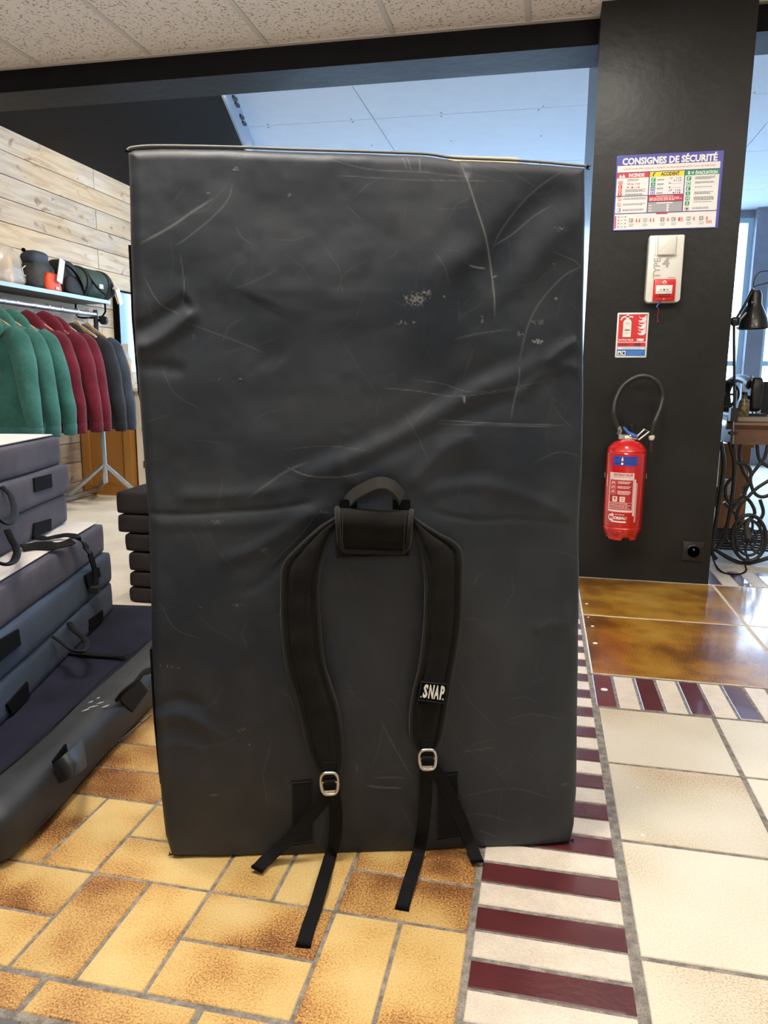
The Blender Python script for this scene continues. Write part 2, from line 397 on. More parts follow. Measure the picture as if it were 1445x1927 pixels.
class Print:
    """flat print laid on a surface: fn(u, v, lift) gives the point; colours become material slots of ONE mesh"""
    def __init__(s, fn): s.fn = fn; s.mb = MB(); s.mats = []; s.lay = 0
    def slot(s, col):
        n = 'print_%02x%02x%02x' % tuple(int(c*255) for c in col)
        M = mat(n, col, .45)
        if M not in s.mats: s.mats.append(M)
        return s.mats.index(M)
    def rect(s, u0, v0, u1, v1, col, lay=1, n=1):
        vs = []; fs = []
        for i in range(n+1):
            u = u0+(u1-u0)*i/n; vs += [s.fn(u, v0, lay), s.fn(u, v1, lay)]
        fs = [(2*i, 2*i+2, 2*i+3, 2*i+1) for i in range(n)]
        s.mb.add(vs, fs, s.slot(col)); return s
    def poly(s, pts, col, lay=2):
        s.mb.add([s.fn(u, v, lay) for u, v in pts], [tuple(range(len(pts)))], s.slot(col)); return s
    def disc(s, u, v, ru, rv, col, lay=2, n=14):
        return s.poly([(u+ru*math.cos(2*PI*k/n), v+rv*math.sin(2*PI*k/n)) for k in range(n)], col, lay)
    def text(s, body, u0, v0, u1, v1, col, lay=2, bold=0.0, rot=False, slant=0):
        vs, fs, _ = text_tris(body, bold)
        if rot: q = [s.fn(u0+(u1-u0)*(1-y), v0+(v1-v0)*x, lay) for x, y in vs]
        else: q = [s.fn(u0+(u1-u0)*x+slant*y, v0+(v1-v0)*y, lay) for x, y in vs]
        s.mb.add(q, fs, s.slot(col)); return s
    def lines(s, u0, u1, vs_, h, col, lay=2):
        """unreadable small print: broken bars"""
        for v in vs_:
            u = u0; end = u0+(u1-u0)*random.uniform(.75, 1)
            while u < end:
                l = (u1-u0)*random.uniform(.05, .14); s.rect(u, v, min(u+l, u1), v+h, col, lay); u += l+(u1-u0)*.022
        return s
    def build(s, name, parent): return s.mb.build(name, s.mats, parent, fix=False)

# ------------------------------------------------------------------ floor
K = 1.4
SX0, SX1 = -.053*K, .120*K          # striped border running away from the camera
floor = struct(MB().box((-3.6, -3, -.10), (5.2, 8.3, -.02)).build('floor', m_concrete))
gr = MB()
gr.box((-1.75, -.6, -.02), (3.2, 1.526*K+.02, -.0022)); gr.box((SX0-.012, 1.526*K+.02, -.02), (3.2, 3.62, -.0022))
gl = MB(); gl.box((.122*K, 1.5275*K, -.02), (3.2, 3.62, -.0012)); gl.build('pale_grout_bed', mat('pale_grout', (.58, .52, .43), .8, var=.15, vscale=40), floor)
gr.build('grout_bed', m_grout, floor)
sc = MB(); yb = 1.526*K+.02
sc.box((-3.6, -3, -.02), (-1.75, 8.3, 0)); sc.box((-1.75, yb, -.02), (SX0-.012, 8.3, 0)); sc.box((SX0-.012, 3.62, -.02), (3.2, 8.3, -.0005))
sc.box((3.2, -3, -.02), (5.2, 8.3, 0)); sc.box((-1.75, -3, -.02), (3.2, -.6, 0))
sc.build('screed', m_concrete, floor)
gj = .0042*K/2
def put_tile(x0, y0, x1, y1, M, name, dz=0.0):
    """each piece has its origin at its own centre so that its glaze differs"""
    cx_, cy_ = (x0+x1)/2, (y0+y1)/2
    key = (round(x1-x0, 4), round(y1-y0, 4), M.name)
    if key not in TM:
        TM[key] = MB().tile(x0-cx_, y0-cy_, x1-cx_, y1-cy_, -.018, 0).build(name, M); o = TM[key]
    else: o = TM[key].copy(); COL.objects.link(o)
    o.parent = floor; o.location = (cx_, cy_, dz+random.uniform(-.0005, 0)); o.name = name
TM = {}
cell = .1535*K
def brick_cell(i, j, X1, Y0):
    x1 = X1-i*cell; x0 = x1-cell; y0 = Y0+j*cell; y1 = y0+cell
    if (i+j) % 2 == 0:
        xm = (x0+x1)/2
        for a, b in ((x0, xm), (xm, x1)): put_tile(a+gj, y0+gj, b-gj, y1-gj, m_brick, 'brick')
    else:
        ym = (y0+y1)/2
        for a, b in ((y0, ym), (ym, y1)): put_tile(x0+gj, a+gj, x1-gj, b-gj, m_brick, 'brick')
BX, BY = -.0545*K, .5765*K
for i in range(7):
    for j in range(6): brick_cell(i, j, BX, BY)
for a, b in zip((-.298, -.468, -.625, -.785), (-.138, -.298, -.468, -.625)):     # cut row in front
    put_tile(a*K+.005, .533*K, b*K-.005, .572*K, m_brick, 'brick')
put_tile(-.138*K, .533*K, BX, .572*K, m_brick, 'brick')
for i in range(9):
    put_tile(BX-.1*K*(i+1)+.004, .44*K, BX-.1*K*i-.004, .523*K, m_dgrey, 'tile')
# stripes across the border
y = .8215*K; p = .0825*K; k0 = -6
for q in range(k0, 30):
    y0 = .857*K - .036*K + q*p
    if y0 > 3.2: break
    put_tile(SX0+.006, y0, SX1-.008, y0+.0355*K, m_maroon, 'tile')
    put_tile(SX0+.006, y0+.0425*K-.002, SX1-.008, y0+.0785*K, m_ivory, 'tile')
# cross border between the cream and the brown tiles, and one behind the pillar
def cross(ya, yb_, xa, n, first):
    for q in range(n):
        x0 = xa+q*.0419*K
        put_tile(x0, ya, x0+.0365*K, yb_, m_maroon if (q+first) % 2 == 0 else m_ivory, 'tile')
cross(1.367*K, 1.519*K, .1235*K, 38, 0)
cross(2.325*K, 2.50*K, .43*K, 36, 0)
# cream slabs
for i in range(7):
    for j in range(-4, 4):
        x0 = .124*K+i*.2045*K; y0 = .733*K+j*.209*K
        if j*.209+.733 > 1.30: continue
        put_tile(x0+.004, y0+.005, x0+.2045*K-.008, y0+.209*K-.004, m_cream, 'tile')
# glazed brown slabs
for i in range(5):
    for j in range(2):
        x0 = .124*K+i*.4*K; y0 = 1.529*K+j*.4035*K
        put_tile(x0, y0, x0+.3925*K, y0+(.3975 if j == 0 else .379)*K, m_gloss, 'tile')
dots = MB()
for (px, py, r) in ((1104, 1136, .006), (1107, 1161, .004), (1115, 1178, .006), (1120, 1210, .008), (1137, 1297, .010), (1200, 1482, .003), (1209, 1571, .004)):
    c = atZ(px, py, .0004); dots.lathe([(r, -.0006), (r*.8, .0003)], 9, c)
dots.build('paint_spot', mat('dried_white_paint', (.75, .72, .66), .7), floor)

# ------------------------------------------------------------------ shell
# plank wall on the left
wl = struct(MB().box((-3.40, -3, 0), (-3.275, 8.3, 2.6)).build('wall_left', mat('dark_batten', (.05, .035, .025), .9)))
pp = .1385
for rr in range(17):
    z1 = 2.312-rr*pp; z0 = z1-pp+.0045
    if z0 < 0: z0 = .0
    js = [1.2, 3.1, 5.14, 7.3, 8.25] if rr % 2 == 0 else [1.2, 2.2, 3.8, 6.3, 8.25]
    if rr > 9: js = [1.2, 2.6, 4.25 if rr % 2 else 3.4, 6.0, 8.25]
    for a, b in zip(js[:-1], js[1:]):
        cy_ = (a+b)/2; dx = random.uniform(-.002, .002)
        o = MB().box((-.025, a-cy_+.002, -(z1-z0)/2), (0, b-cy_-.002, (z1-z0)/2)).build('plank', m_plank, wl)
        o.location = (-3.25+dx, cy_, (z0+z1)/2)
# suspended ceiling
cw = struct(MB().box((-3.3, -3, 2.30), (4.6, 3.375, 2.34)).build('ceiling', m_white))
xs = [-.13+.5587*k for k in range(-6, 9)]
ys = [3.375-1.117*k for k in range(0, 6)]
for i in range(len(xs)-1):
    for j in range(len(ys)-1):
        cx_, cy_ = (xs[i]+xs[i+1])/2, (ys[j]+ys[j+1])/2
        o = MB().box((-.2715, -.551, .004), (.2715, .551, .02)).build('ceiling_tile', m_ctile, cw)
        o.location = (cx_, cy_-.008, 2.267)
for x in xs: MB().box((x-.011, -2.2, 2.2665), (x+.011, 3.375, 2.2715)).build('grid_bar', m_tbar, cw)
for yy in ys[1:]: MB().box((xs[0], yy-.019, 2.2662), (xs[-1], yy+.003, 2.2712)).build('grid_bar', m_tbar, cw)
MB().box((-3.25, 3.352, 2.2655), (4.6, 3.375, 2.2705)).build('grid_bar', m_tbar, cw)
# beam, pillar
m_beam = mat('matt_black_beam_paint', (.005, .0055, .007), .50, spec=.14, var=.2, vscale=6, bump=.5, bscale=14, fine=.12)
struct(MB().box((-3.27, 3.376, 2.17), (4.6, 3.60, 2.62)).build('trim_1', m_beam))
o = MB(); o.box((.150, 3.248, 0), (.711, 4.21, 2.62)); pil = struct(o.build('wall_front', m_black)); pil.name = 'wall_pillar'
# dark ceiling and the step up to the pale one
E0 = Vector((-1.6375, 3.60, 2.312)); E1 = Vector((-2.91, 8.25, 2.312))
struct(MB().prism([(-3.27, 3.6, 2.312), (-3.27, 8.25, 2.312), E1, E0], (0, 0, .30)).build('ceiling_low', m_blackceil))
lining = struct(MB().prism([E0+Vector((0,0,.0)), E1, E1+Vector((.012, 0, 0)), E0+Vector((.012, 0, 0))], (0, 0, .19)).build('trim_2', mat('blue_grey_paint', (.28, .33, .40), .7)))
sk = MB()
for (px, py) in ((440, 184), (444, 196), (441, 220), (445, 232)):
    q = atZ(px, py, 2.43); t = min(max((q.y-3.6)/4.65, 0), 1); e = E0.lerp(E1, t); sk.box((e.x+.010, q.y-.03, 2.42), (e.x+.028, q.y+.03, 2.435))
sk.build('cable_clip', m_black, lining)
cb_ = struct(MB().box((-3.0, 3.6, 2.512), (4.6, 8.3, 2.60)).build('ceiling_back', m_grey))
for i in range(-1, 3):
    for j in range(-1, 3):
        x0 = -1.16+i*2.5; y0 = 5.06+j*1.18
        y1 = min(y0+1.18, 8.25); y0 = max(y0, 3.6); x1 = min(x0+2.5, 4.6)
        if y1 <= y0: continue
        MB().box((x0+.0025, y0+.0025, 2.5), (x1-.0025, y1-.0025, 2.511)).build('ceiling_board', m_white, cb_)
scr = MB()
for i in range(9):
    for yy in (3.9, 4.45, 5.03, 5.09, 5.6, 6.2, 6.28):
        x = -1.9+i*.6+random.uniform(-.03, .03); scr.lathe([(.006, 2.497), (.006, 2.5)], 6, (x, yy, 0))
s_ = scr.build('screw_head', m_grey, cb_); s_['kind'] = 'stuff'
# walls that close the shop
struct(MB().box((-3.4, -3.1, 0), (4.7, -3.0, 2.6)).build('wall_rear', m_wall))
wr = struct(MB().box((4.6, -3, 0), (4.7, 8.3, 2.6)).build('wall_right', m_wall))
# window wall
YW = 8.25
wb = MB()
wb.box((-3.3, YW, 0), (4.7, YW+.12, .35)); wb.box((-3.3, YW, 2.43), (4.7, YW+.12, 2.6)); wb.box((-3.3, YW, .35), (-2.9, YW+.12, 2.43))
struct(wb.build('wall_back', m_grey))
m_glass = mat('window_glass', (.9, .97, 1), .02, alpha=.10)
xl, xr = atY(1412, 500, YW).x, atY(1443, 500, YW).x
wins = [(-2.9, -1.5), (-1.4, .3), (.42, xl), (xr, xr+1.3), (xr+1.4, 4.6)]
for n_, (a, b) in enumerate(wins):
    f = MB(); t = .05
    f.box((a, YW+.01, .35), (a+t, YW+.09, 2.43)); f.box((b-t, YW+.01, .35), (b, YW+.09, 2.43))
    f.box((a+t, YW+.01, .35), (b-t, YW+.09, .40)); f.box((a+t, YW+.01, 2.38), (b-t, YW+.09, 2.43))
    if b-a > 1: f.box((a+t, YW+.02, 1.0), (b-t, YW+.08, 1.05))
    fo = struct(f.build('window_%d' % (n_+1), mat('pale_window_frame', (.45, .62, .72), .5)))
    MB().box((a+t, YW+.045, .40), (b-t, YW+.055, 2.38)).build('pane', m_glass, fo)
for n_, (a, b) in enumerate([(-1.5, -1.4), (.3, .42), (xl, xr), (xr+1.3, xr+1.4)]):
    struct(MB().box((a, YW-.10, 0), (b, YW+.12, 2.5)).build('trim_%d' % (n_+3), m_grey))
# buildings and street outside
out = MB(); out.box((-20, 8.6, -.3), (25, 40, -.25))
struct(out.build('floor_outside', mat('pale_asphalt', (.5, .5, .5), .8)))

# ------------------------------------------------------------------ the big standing crash pad
PA = np.array([-.438*K, .773*K, 0]); PANG = math.radians(16.036)
PD = np.array([math.cos(PANG), math.sin(PANG), 0]); PN = np.array([math.sin(PANG), -math.cos(PANG), 0])   # PN looks at the viewer
def onpad(px, py, off=0.0): return atP(px, py, PA, PN, off)
PNv = Vector(PN)
pad = thing('crash_pad', Vector(PA)+Vector(PD)*.36-PNv*.1, 'tall scuffed black crash pad standing upright with backpack straps facing the camera', 'crash pad')
NU, NV = 430, 660
Lp = np.array([(236,283),(238,330),(241,450),(247,600),(258,745),(268,880),(275,970),(280,1130),(283,1240),(293,1418),(301,1509),(309,1574),(321,1615)], float)
Rp = np.array([(1105,312),(1105.5,420),(1104,600),(1103,760),(1099,880),(1092,985),(1092,1100),(1091,1250),(1089,1390),(1087.5,1483),(1083,1555),(1076,1589)], float)
Tp = np.array([(236,283),(250,277),(300,274),(450,276.5),(540,280),(700,285),(800,289),(835,294),(865,297),(985,302),(1105,312)], float)
Bp = np.array([(321,1615),(345,1619),(480,1621),(700,1615),(850,1609),(1000,1601),(1076,1589)], float)
U = np.linspace(0, 1, NU)[None, :]; V = np.linspace(0, 1, NV)[:, None]
def param(P, n, ax):
    t = (P[:, ax]-P[0, ax])/(P[-1, ax]-P[0, ax]); q = np.linspace(0, 1, n)
    return np.stack([np.interp(q, t, P[:, 0]), np.interp(q, t, P[:, 1])], 1)
l = param(Lp, NV, 1)[:, None, :]; r_ = param(Rp, NV, 1)[:, None, :]; t_ = param(Tp, NU, 0)[None]; b_ = param(Bp, NU, 0)[None]
u3, v3 = U[..., None], V[..., None]
PXY = (1-u3)*l+u3*r_+(1-v3)*t_+v3*b_-((1-u3)*(1-v3)*t_[:, :1]+u3*(1-v3)*t_[:, -1:]+(1-u3)*v3*b_[:, :1]+u3*v3*b_[:, -1:])
X, Y = PXY[..., 0], PXY[..., 1]
def dist_poly(pts):
    """distance and position along a polyline, for every grid point"""
    best = np.full(X.shape, 1e9); par = np.zeros(X.shape); side = np.zeros(X.shape); n = len(pts)-1
    for i in range(n):
        ax, ay = pts[i]; bx, by = pts[i+1]; dx, dy = bx-ax, by-ay; L2 = dx*dx+dy*dy+1e-9
        t = np.clip(((X-ax)*dx+(Y-ay)*dy)/L2, 0, 1); ex, ey = X-ax-t*dx, Y-ay-t*dy; d = np.hypot(ex, ey)
        k = d < best; best = np.where(k, d, best); par = np.where(k, (i+t)/n, par)
        side = np.where(k, np.sign(dx*ey-dy*ex), side)
    return best, par, side
def curve2(pts, n=6): return [(q.x, q.y) for q in smooth_path([(a, b, 0) for a, b in pts], n)]
def vnoise(cx_, cy_, seed):
    g = np.random.default_rng(seed).random((cy_+3, cx_+3))-.5
    xx = (X-230)/880*cx_; yy = (Y-270)/1360*cy_
    xi = np.clip(xx.astype(int), 0, cx_+1); yi = np.clip(yy.astype(int), 0, cy_+1); fx, fy = np.clip(xx-xi, 0, 1), np.clip(yy-yi, 0, 1)
    fx = fx*fx*(3-2*fx); fy = fy*fy*(3-2*fy)
    return (g[yi, xi]*(1-fx)+g[yi, xi+1]*fx)*(1-fy)+(g[yi+1, xi]*(1-fx)+g[yi+1, xi+1]*fx)*fy
D = np.zeros(X.shape)
def ridge(pts, wd, amp, ends=.18):
    global D
    d, t, s = dist_poly(curve2(pts, 5)); f = np.clip(t/ends, 0, 1)*np.clip((1-t)/ends, 0, 1)
    D += amp*np.exp(-(d/wd)**2)*f*f*(3-2*f)
def blob(cx_, cy_, rx, ry, amp, ang=0):
    global D
    a = math.radians(ang); ex = (X-cx_)*math.cos(a)+(Y-cy_)*math.sin(a); ey = -(X-cx_)*math.sin(a)+(Y-cy_)*math.cos(a)
    D += amp*np.exp(-(ex/rx)**2-(ey/ry)**2)
D += .010*vnoise(3, 4, 3)+.006*vnoise(6, 9, 5)+.0025*vnoise(14, 22, 9)+.0008*vnoise(40, 60, 11)
e_ = np.minimum(np.minimum(U, 1-U)*4, 1)*np.minimum(np.minimum(V, 1-V)*5, 1); D += .012*e_
ridge([(520, 925), (600, 885), (720, 835), (880, 745), (1000, 690), (1110, 640)], 20, .0045)
ridge([(520, 890), (640, 840), (740, 800), (880, 712), (1000, 660)], 22, -.003)
ridge([(620, 900), (730, 850), (880, 780), (990, 735)], 18, -.0025)
ridge([(240, 655), (285, 648), (330, 618), (380, 575)], 14, .006)
ridge([(240, 620), (280, 612), (330, 580), (360, 560)], 16, -.005)
ridge([(230, 690), (290, 690), (360, 700)], 14, -.003)
ridge([(262, 965), (340, 968), (430, 962), (520, 955), (600, 940)], 6, -.0016, .1)
ridge([(262, 985), (400, 985), (520, 975), (600, 958)], 13, .0020, .1)
ridge([(560, 905), (480, 925), (400, 932), (320, 935)], 14, .003)
ridge([(630, 940), (560, 980), (480, 1030), (400, 1060)], 14, .0035)
ridge([(630, 985), (560, 1030), (500, 1090), (440, 1120)], 12, -.002)
ridge([(780, 930), (880, 910), (980, 930), (1098, 985)], 14, .003)
ridge([(790, 955), (880, 975), (980, 975), (1098, 988)], 7, -.0015)
ridge([(660, 920), (640, 860), (655, 800)], 14, .0022)
ridge([(760, 925), (830, 850), (900, 815)], 15, .0035)
blob(872, 895, 48, 38, -.007); blob(735, 880, 70, 30, .003); blob(700, 940, 60, 22, -.003)
blob(855, 495, 55, 30, .006, -40); blob(950, 440, 90, 22, -.005, -50); blob(930, 560, 70, 50, -.004, -40)
ridge([(1075, 340), (1010, 400), (960, 470), (890, 540)], 24, -.004); ridge([(1100, 380), (1040, 450), (960, 540), (870, 600)], 24, .003)
ridge([(280, 1370), (320, 1345), (360, 1350), (430, 1395)], 12, .004); ridge([(280, 1340), (330, 1315), (400, 1330)], 12, -.003)
ridge([(290, 1415), (340, 1398), (400, 1420)], 10, .002)
ridge([(1092, 1185), (1040, 1170), (1000, 1190)], 10, .003); ridge([(1092, 640), (1060, 655), (1020, 690)], 10, .003)
ridge([(1103, 700), (1060, 690), (1000, 720), (960, 760)], 12, .003)
ridge([(690, 1060), (760, 1130), (740, 1250)], 30, .002); ridge([(470, 1180), (440, 1280), (470, 1390)], 26, .002)
ridge([(500, 560), (480, 620), (520, 700)], 40, -.003); ridge([(700, 420), (640, 520), (660, 640)], 45, .003)
ridge([(845, 292), (870, 310), (880, 340)], 8, -.003, .3)
# seams of the lid, soft rim
rim = np.minimum(np.minimum(U*520/1.0, (1-U)*520), np.minimum(V*840, (1-V)*840))      # mm-like distance from the rim
rr_ = 16.0; q = np.clip(1-rim/rr_, 0, 1); D -= .016*(1-np.sqrt(np.clip(1-q*q, 0, 1)))
base = np.stack([(X-CXP)/FPX, (Y-CYP)/FPX, np.ones_like(X)], -1) @ RC
P3 = C0+base*(((PA-C0) @ PN)/(base @ PN))[..., None]
P3[..., 2] = np.maximum(P3[..., 2], .002)
front = P3+PN*D[..., None]
front[..., 2] = np.maximum(front[..., 2], .0015)
# wear marks as values per vertex
SC = np.zeros(X.shape)
def scr_(pts, wd, inten, ends=.15):
    global SC
    d, t, s = dist_poly(curve2(pts, 5)); f = np.clip(t/ends, 0, 1)*np.clip((1-t)/ends, 0, 1)
    SC = np.maximum(SC, .5*inten*np.exp(-(d/(wd*.8))**2)*(.25+.75*f))
for pts, wd, it in [([(266,458),(320,428),(360,400),(400,375)],2.4,.55),([(437,345),(430,375),(400,410),(350,450),(330,462)],1.3,.35),
    ([(866,300),(880,345),(895,395),(912,450),(922,500),(928,560),(929,595)],1.8,.60),([(880,502),(895,505),(912,506)],1.7,.85),([(925,524),(933,519)],1.6,.7),
    ([(1058,322),(1010,355),(975,390),(945,430),(928,460)],1.2,.42),([(1040,385),(1000,410),(965,440),(925,465)],1.3,.35),
    ([(1098,500),(1060,520),(1015,570),(990,620),(975,680)],1.2,.45),([(975,690),(973,720),(965,755),(958,790)],1.3,.4),
    ([(620,300),(700,320),(800,325),(900,338)],1.0,.30),([(630,330),(780,340),(950,342)],1.0,.30),([(757,293),(765,320)],1.2,.35),([(766,293),(773,322)],1.2,.3),([(789,296),(790,325)],1.2,.4),
    ([(340,480),(347,540),(342,575)],1.1,.3),([(270,520),(300,570),(340,592)],1.1,.35),([(820,790),(950,797),(1060,800)],1.1,.5),([(820,796),(930,800),(1040,803)],1.0,.3),
    ([(720,730),(780,735),(860,745),(985,730)],1.0,.35),([(780,715),(830,722),(900,738),(1050,712)],1.0,.25),([(871,758),(870,745)],2.2,.9),
    ([(535,875),(580,893),(640,895),(690,885)],1.2,.40),([(463,938),(500,912),(540,885),(580,868)],2.6,.22),([(690,1475),(720,1478),(755,1479)],1.5,.55),([(700,1460),(740,1458),(760,1460)],1.0,.3),
    ([(715,1350),(740,1400),(775,1460)],1.1,.3),([(900,1560),(935,1575)],1.0,.3),([(870,1410),(930,1402)],1.0,.25),([(395,1494),(410,1493)],1.8,.4),
    ([(440,545),(480,530),(520,510)],1.0,.2),([(345,605),(440,640),(500,665)],1.0,.25),([(1040,475),(1080,490),(1098,505)],1.0,.3),([(850,640),(900,628),(960,620)],1.2,.25),
    ([(510,1060),(560,1010),(600,960)],1.0,.25),([(300,680),(330,740),(380,770)],1.0,.2),([(530,845),(620,838),(700,848)],1.0,.2),([(1000,870),(1050,850),(1095,860)],1.0,.25),
    ([(950,1350),(1000,1340),(1060,1352)],1.0,.2),([(870,1495),(960,1480),(1040,1500)],1.0,.22),([(840,1540),(900,1530),(960,1545)],1.0,.2),([(300,1130),(330,1180),(380,1200)],1.0,.22)]:
    scr_(pts, wd, it)
r2 = np.random.default_rng(21)
for k in range(150):
    x0 = r2.uniform(250, 1090); y0 = r2.uniform(290, 1580); a = r2.uniform(0, PI); L_ = r2.uniform(20, 150); cv = r2.uniform(-.35, .35)
    pts = [(x0, y0), (x0+L_*.5*math.cos(a)-L_*cv*.5*math.sin(a), y0+L_*.5*math.sin(a)+L_*cv*.5*math.cos(a)), (x0+L_*math.cos(a), y0+L_*math.sin(a))]
    d, t, s = dist_poly(pts); SC = np.maximum(SC, r2.uniform(.015, .07)*np.exp(-(d/1.0)**2)*np.clip(t*5, 0, 1)*np.clip((1-t)*5, 0, 1))
def speck(cx_, cy_, rx, ry, it, seed=0, thr=.5, sc_=200):
    global SC
    e = np.exp(-((X-cx_)/rx)**2-((Y-cy_)/ry)**2); n = vnoise(sc_, int(sc_*1.5), seed)+.5
    SC = np.maximum(SC, .62*it*np.clip((e*(n*1.5)-thr)*5, 0, 1))
for cx_, cy_, rx, ry, it in [(443,318,9,6,.9),(433,337,4,3,.8),(388,363,9,3,.6),(545,368,5,6,.5),(780,565,34,20,.75),(762,608,30,5,.6),(800,552,12,9,.8),(832,560,4,4,.7),
    (1052,432,20,8,.5),(1046,562,5,4,1),(1012,492,3,4,.8),(1042,497,2,3,.8),(1010,643,17,6,1),(978,628,9,10,.5),(905,605,4,14,.6),(322,1253,16,5,.9),(302,1253,4,3,.8),
    (338,1256,4,3,.9),(378,1140,5,3,.6),(672,1442,6,8,.5),(693,1440,4,3,.6),(505,1400,2,2,.9),(470,1397,2,2,.8),(368,635,9,8,.25),(1010,605,20,10,.3),(455,1370,14,10,.25),
    (410,980,22,8,.25),(500,1035,14,12,.25),(450,1135,14,4,.35),(540,1155,30,5,.3),(610,960,20,8,.2),(455,713,6,2,.8),(416,715,3,4,.7),(1060,1470,12,8,.2)]:
    speck(cx_, cy_, rx, ry, it*.75, 31, .62, 330)
SC = np.clip(SC+.03*np.clip(vnoise(5, 8, 41)*2, 0, 1)+.02*np.clip(vnoise(22, 30, 43)*2, 0, 1), 0, 1)
# verts: front grid + rings going back along the rim
fv = front.reshape(-1, 3); idx = np.arange(NU*NV).reshape(NV, NU)
ring = np.concatenate([idx[0, :], idx[1:, -1], idx[-1, -2::-1], idx[-2:0, 0]])
PTH = .20
cen = fv.mean(0); verts = [fv]; quads = [np.stack([idx[:-1, :-1], idx[1:, :-1], idx[1:, 1:], idx[:-1, 1:]], -1).reshape(-1, 4)]
rp3 = P3.reshape(-1, 3)[ring]; last = ring
n0 = len(fv)
for k, (dep, out_) in enumerate([(.020, .0030), (.05, .006), (.088, .003), (.096, -.004), (.104, .002), (.15, .004), (.185, .0), (PTH, -.014)]):
    rel = rp3-cen; rel = rel-PN*(rel @ PN)[:, None]; nr = rel/np.linalg.norm(rel, axis=1)[:, None]
    rv = rp3-PN*dep+nr*(out_-.003); rv[:, 2] = np.maximum(rv[:, 2], .001)
    verts.append(rv); cur = np.arange(n0, n0+len(ring)); n0 += len(ring)
    a, b = last, cur; quads.append(np.stack([a, np.roll(a, -1), np.roll(b, -1), b], -1)); last = cur
AV = np.concatenate(verts); AQ = np.concatenate(quads)
me = bpy.data.meshes.new('cover'); nb = len(last)
nq = len(AQ); me.vertices.add(len(AV)); me.vertices.foreach_set('co', AV.astype(np.float32).ravel())
me.loops.add(nq*4+nb); me.polygons.add(nq+1)
me.loops.foreach_set('vertex_index', np.concatenate([AQ.ravel(), last[::-1]]).astype(np.int32))
me.polygons.foreach_set('loop_start', np.concatenate([np.arange(nq)*4, [nq*4]]).astype(np.int32))
me.polygons.foreach_set('use_smooth', [True]*(nq+1)); me.update(); me.validate()
at = me.attributes.new('wear', 'FLOAT', 'POINT'); wv = np.zeros(len(AV), np.float32); wv[:NU*NV] = SC.ravel()
wv[NU*NV:] = .05; at.data.foreach_set('value', wv)
def pad_mat():
    M = bpy.data.materials.new('scuffed_black_tarpaulin'); M.use_nodes = True; N = M.node_tree.nodes; L = M.node_tree.links
    b = N['Principled BSDF']; b.inputs['Specular IOR Level'].default_value = .36
    a = N.new('ShaderNodeAttribute'); a.attribute_name = 'wear'
    tc = N.new('ShaderNodeTexCoord'); n = N.new('ShaderNodeTexNoise'); n.inputs['Scale'].default_value = 7; n.inputs['Detail'].default_value = 7
    L.new(tc.outputs['Object'], n.inputs['Vector'])
    rp = N.new('ShaderNodeValToRGB'); rp.color_ramp.elements[0].position = .35; rp.color_ramp.elements[1].position = .68
    rp.color_ramp.elements[0].color = (.0125, .0165, .0235, 1); rp.color_ramp.elements[1].color = (.021, .0255, .032, 1)
    L.new(n.outputs['Fac'], rp.inputs[0])
    mx = N.new('ShaderNodeMix'); mx.data_type = 'RGBA'; mx.inputs[7].default_value = (.38, .37, .33, 1)
    L.new(a.outputs['Fac'], mx.inputs[0]); L.new(rp.outputs[0], mx.inputs[6]); L.new(mx.outputs[2], b.inputs['Base Color'])
    mr = N.new('ShaderNodeMapRange'); mr.inputs[1].default_value = .3; mr.inputs[2].default_value = .7; mr.inputs[3].default_value = .44; mr.inputs[4].default_value = .58
    L.new(n.outputs['Fac'], mr.inputs[0]); L.new(mr.outputs[0], b.inputs['Roughness'])
    n2 = N.new('ShaderNodeTexNoise'); n2.inputs['Scale'].default_value = 600; n2.inputs['Detail'].default_value = 2
    L.new(tc.outputs['Object'], n2.inputs['Vector'])
    bp = N.new('ShaderNodeBump'); bp.inputs['Strength'].default_value = .25; bp.inputs['Distance'].default_value = .0008
    L.new(n2.outputs['Fac'], bp.inputs['Height']); L.new(bp.outputs[0], b.inputs['Normal'])
    return M
me.materials.append(pad_mat())
cover = bpy.data.objects.new('cover', me); COL.objects.link(cover); keep(cover, pad)
def pz(px, py):
    """height of the cover above its plane near a pixel"""
    k = np.argmin((X-px)**2+(Y-py)**2); return float(D.ravel()[k])
# closing tapes that stick out on the left flank
def flank(pts, name='side_tape'):
    mb = MB(); rings = []
    for px, py, wd in pts:
        a = onpad(px, py, -.035); l_ = Vector(PD)*wd*.35
        rings.append([a-l_, a+Vector(PD)*.006, a+Vector(PD)*.006-PNv*.06, a-l_-PNv*.06])
    mb.loft(rings); keep(mb.build(name, m_velcro), pad)
flank([(243, 461, .004), (247, 530, .005), (250, 600, .006), (256, 670, .006), (262, 738, .006), (265, 757, .004)])
flank([(282, 1222, .001), (286, 1290, .002), (291, 1360, .004), (297, 1420, .005), (302, 1475, .003)])
# threads at the corners
for (cx_, cy_) in ((238, 284), (1104, 315), (1075, 1589), (320, 1617)):
    mb = MB()
    for k in range(9):
        c = onpad(cx_, cy_, -.004); d = Vector((random.uniform(-1, 1), random.uniform(-.3, .3), random.uniform(-1, 1)))*.005
        c.z = max(c.z, .006); mb.tube([c-d*.3, c+d*.5, c+d+Vector((.002, 0, .001))], .0006, 5)
    keep(mb.build('corner_stitching', m_velcro), pad)
# welt along the top rim
top = [onpad(a+(3 if a < 600 else -3)*(a < 240 or a > 1100), b+.5, -.010) for a, b in Tp]
keep(MB().tube(smooth_path(top, 4), .0022, 8).build('top_welt', mat('worn_grey_piping', (.16, .155, .14), .7), smooth=True), pad)
bot = [onpad(a, min(b, 1619)-2, .001) for a, b in Bp]
for q in bot: q.z = .006
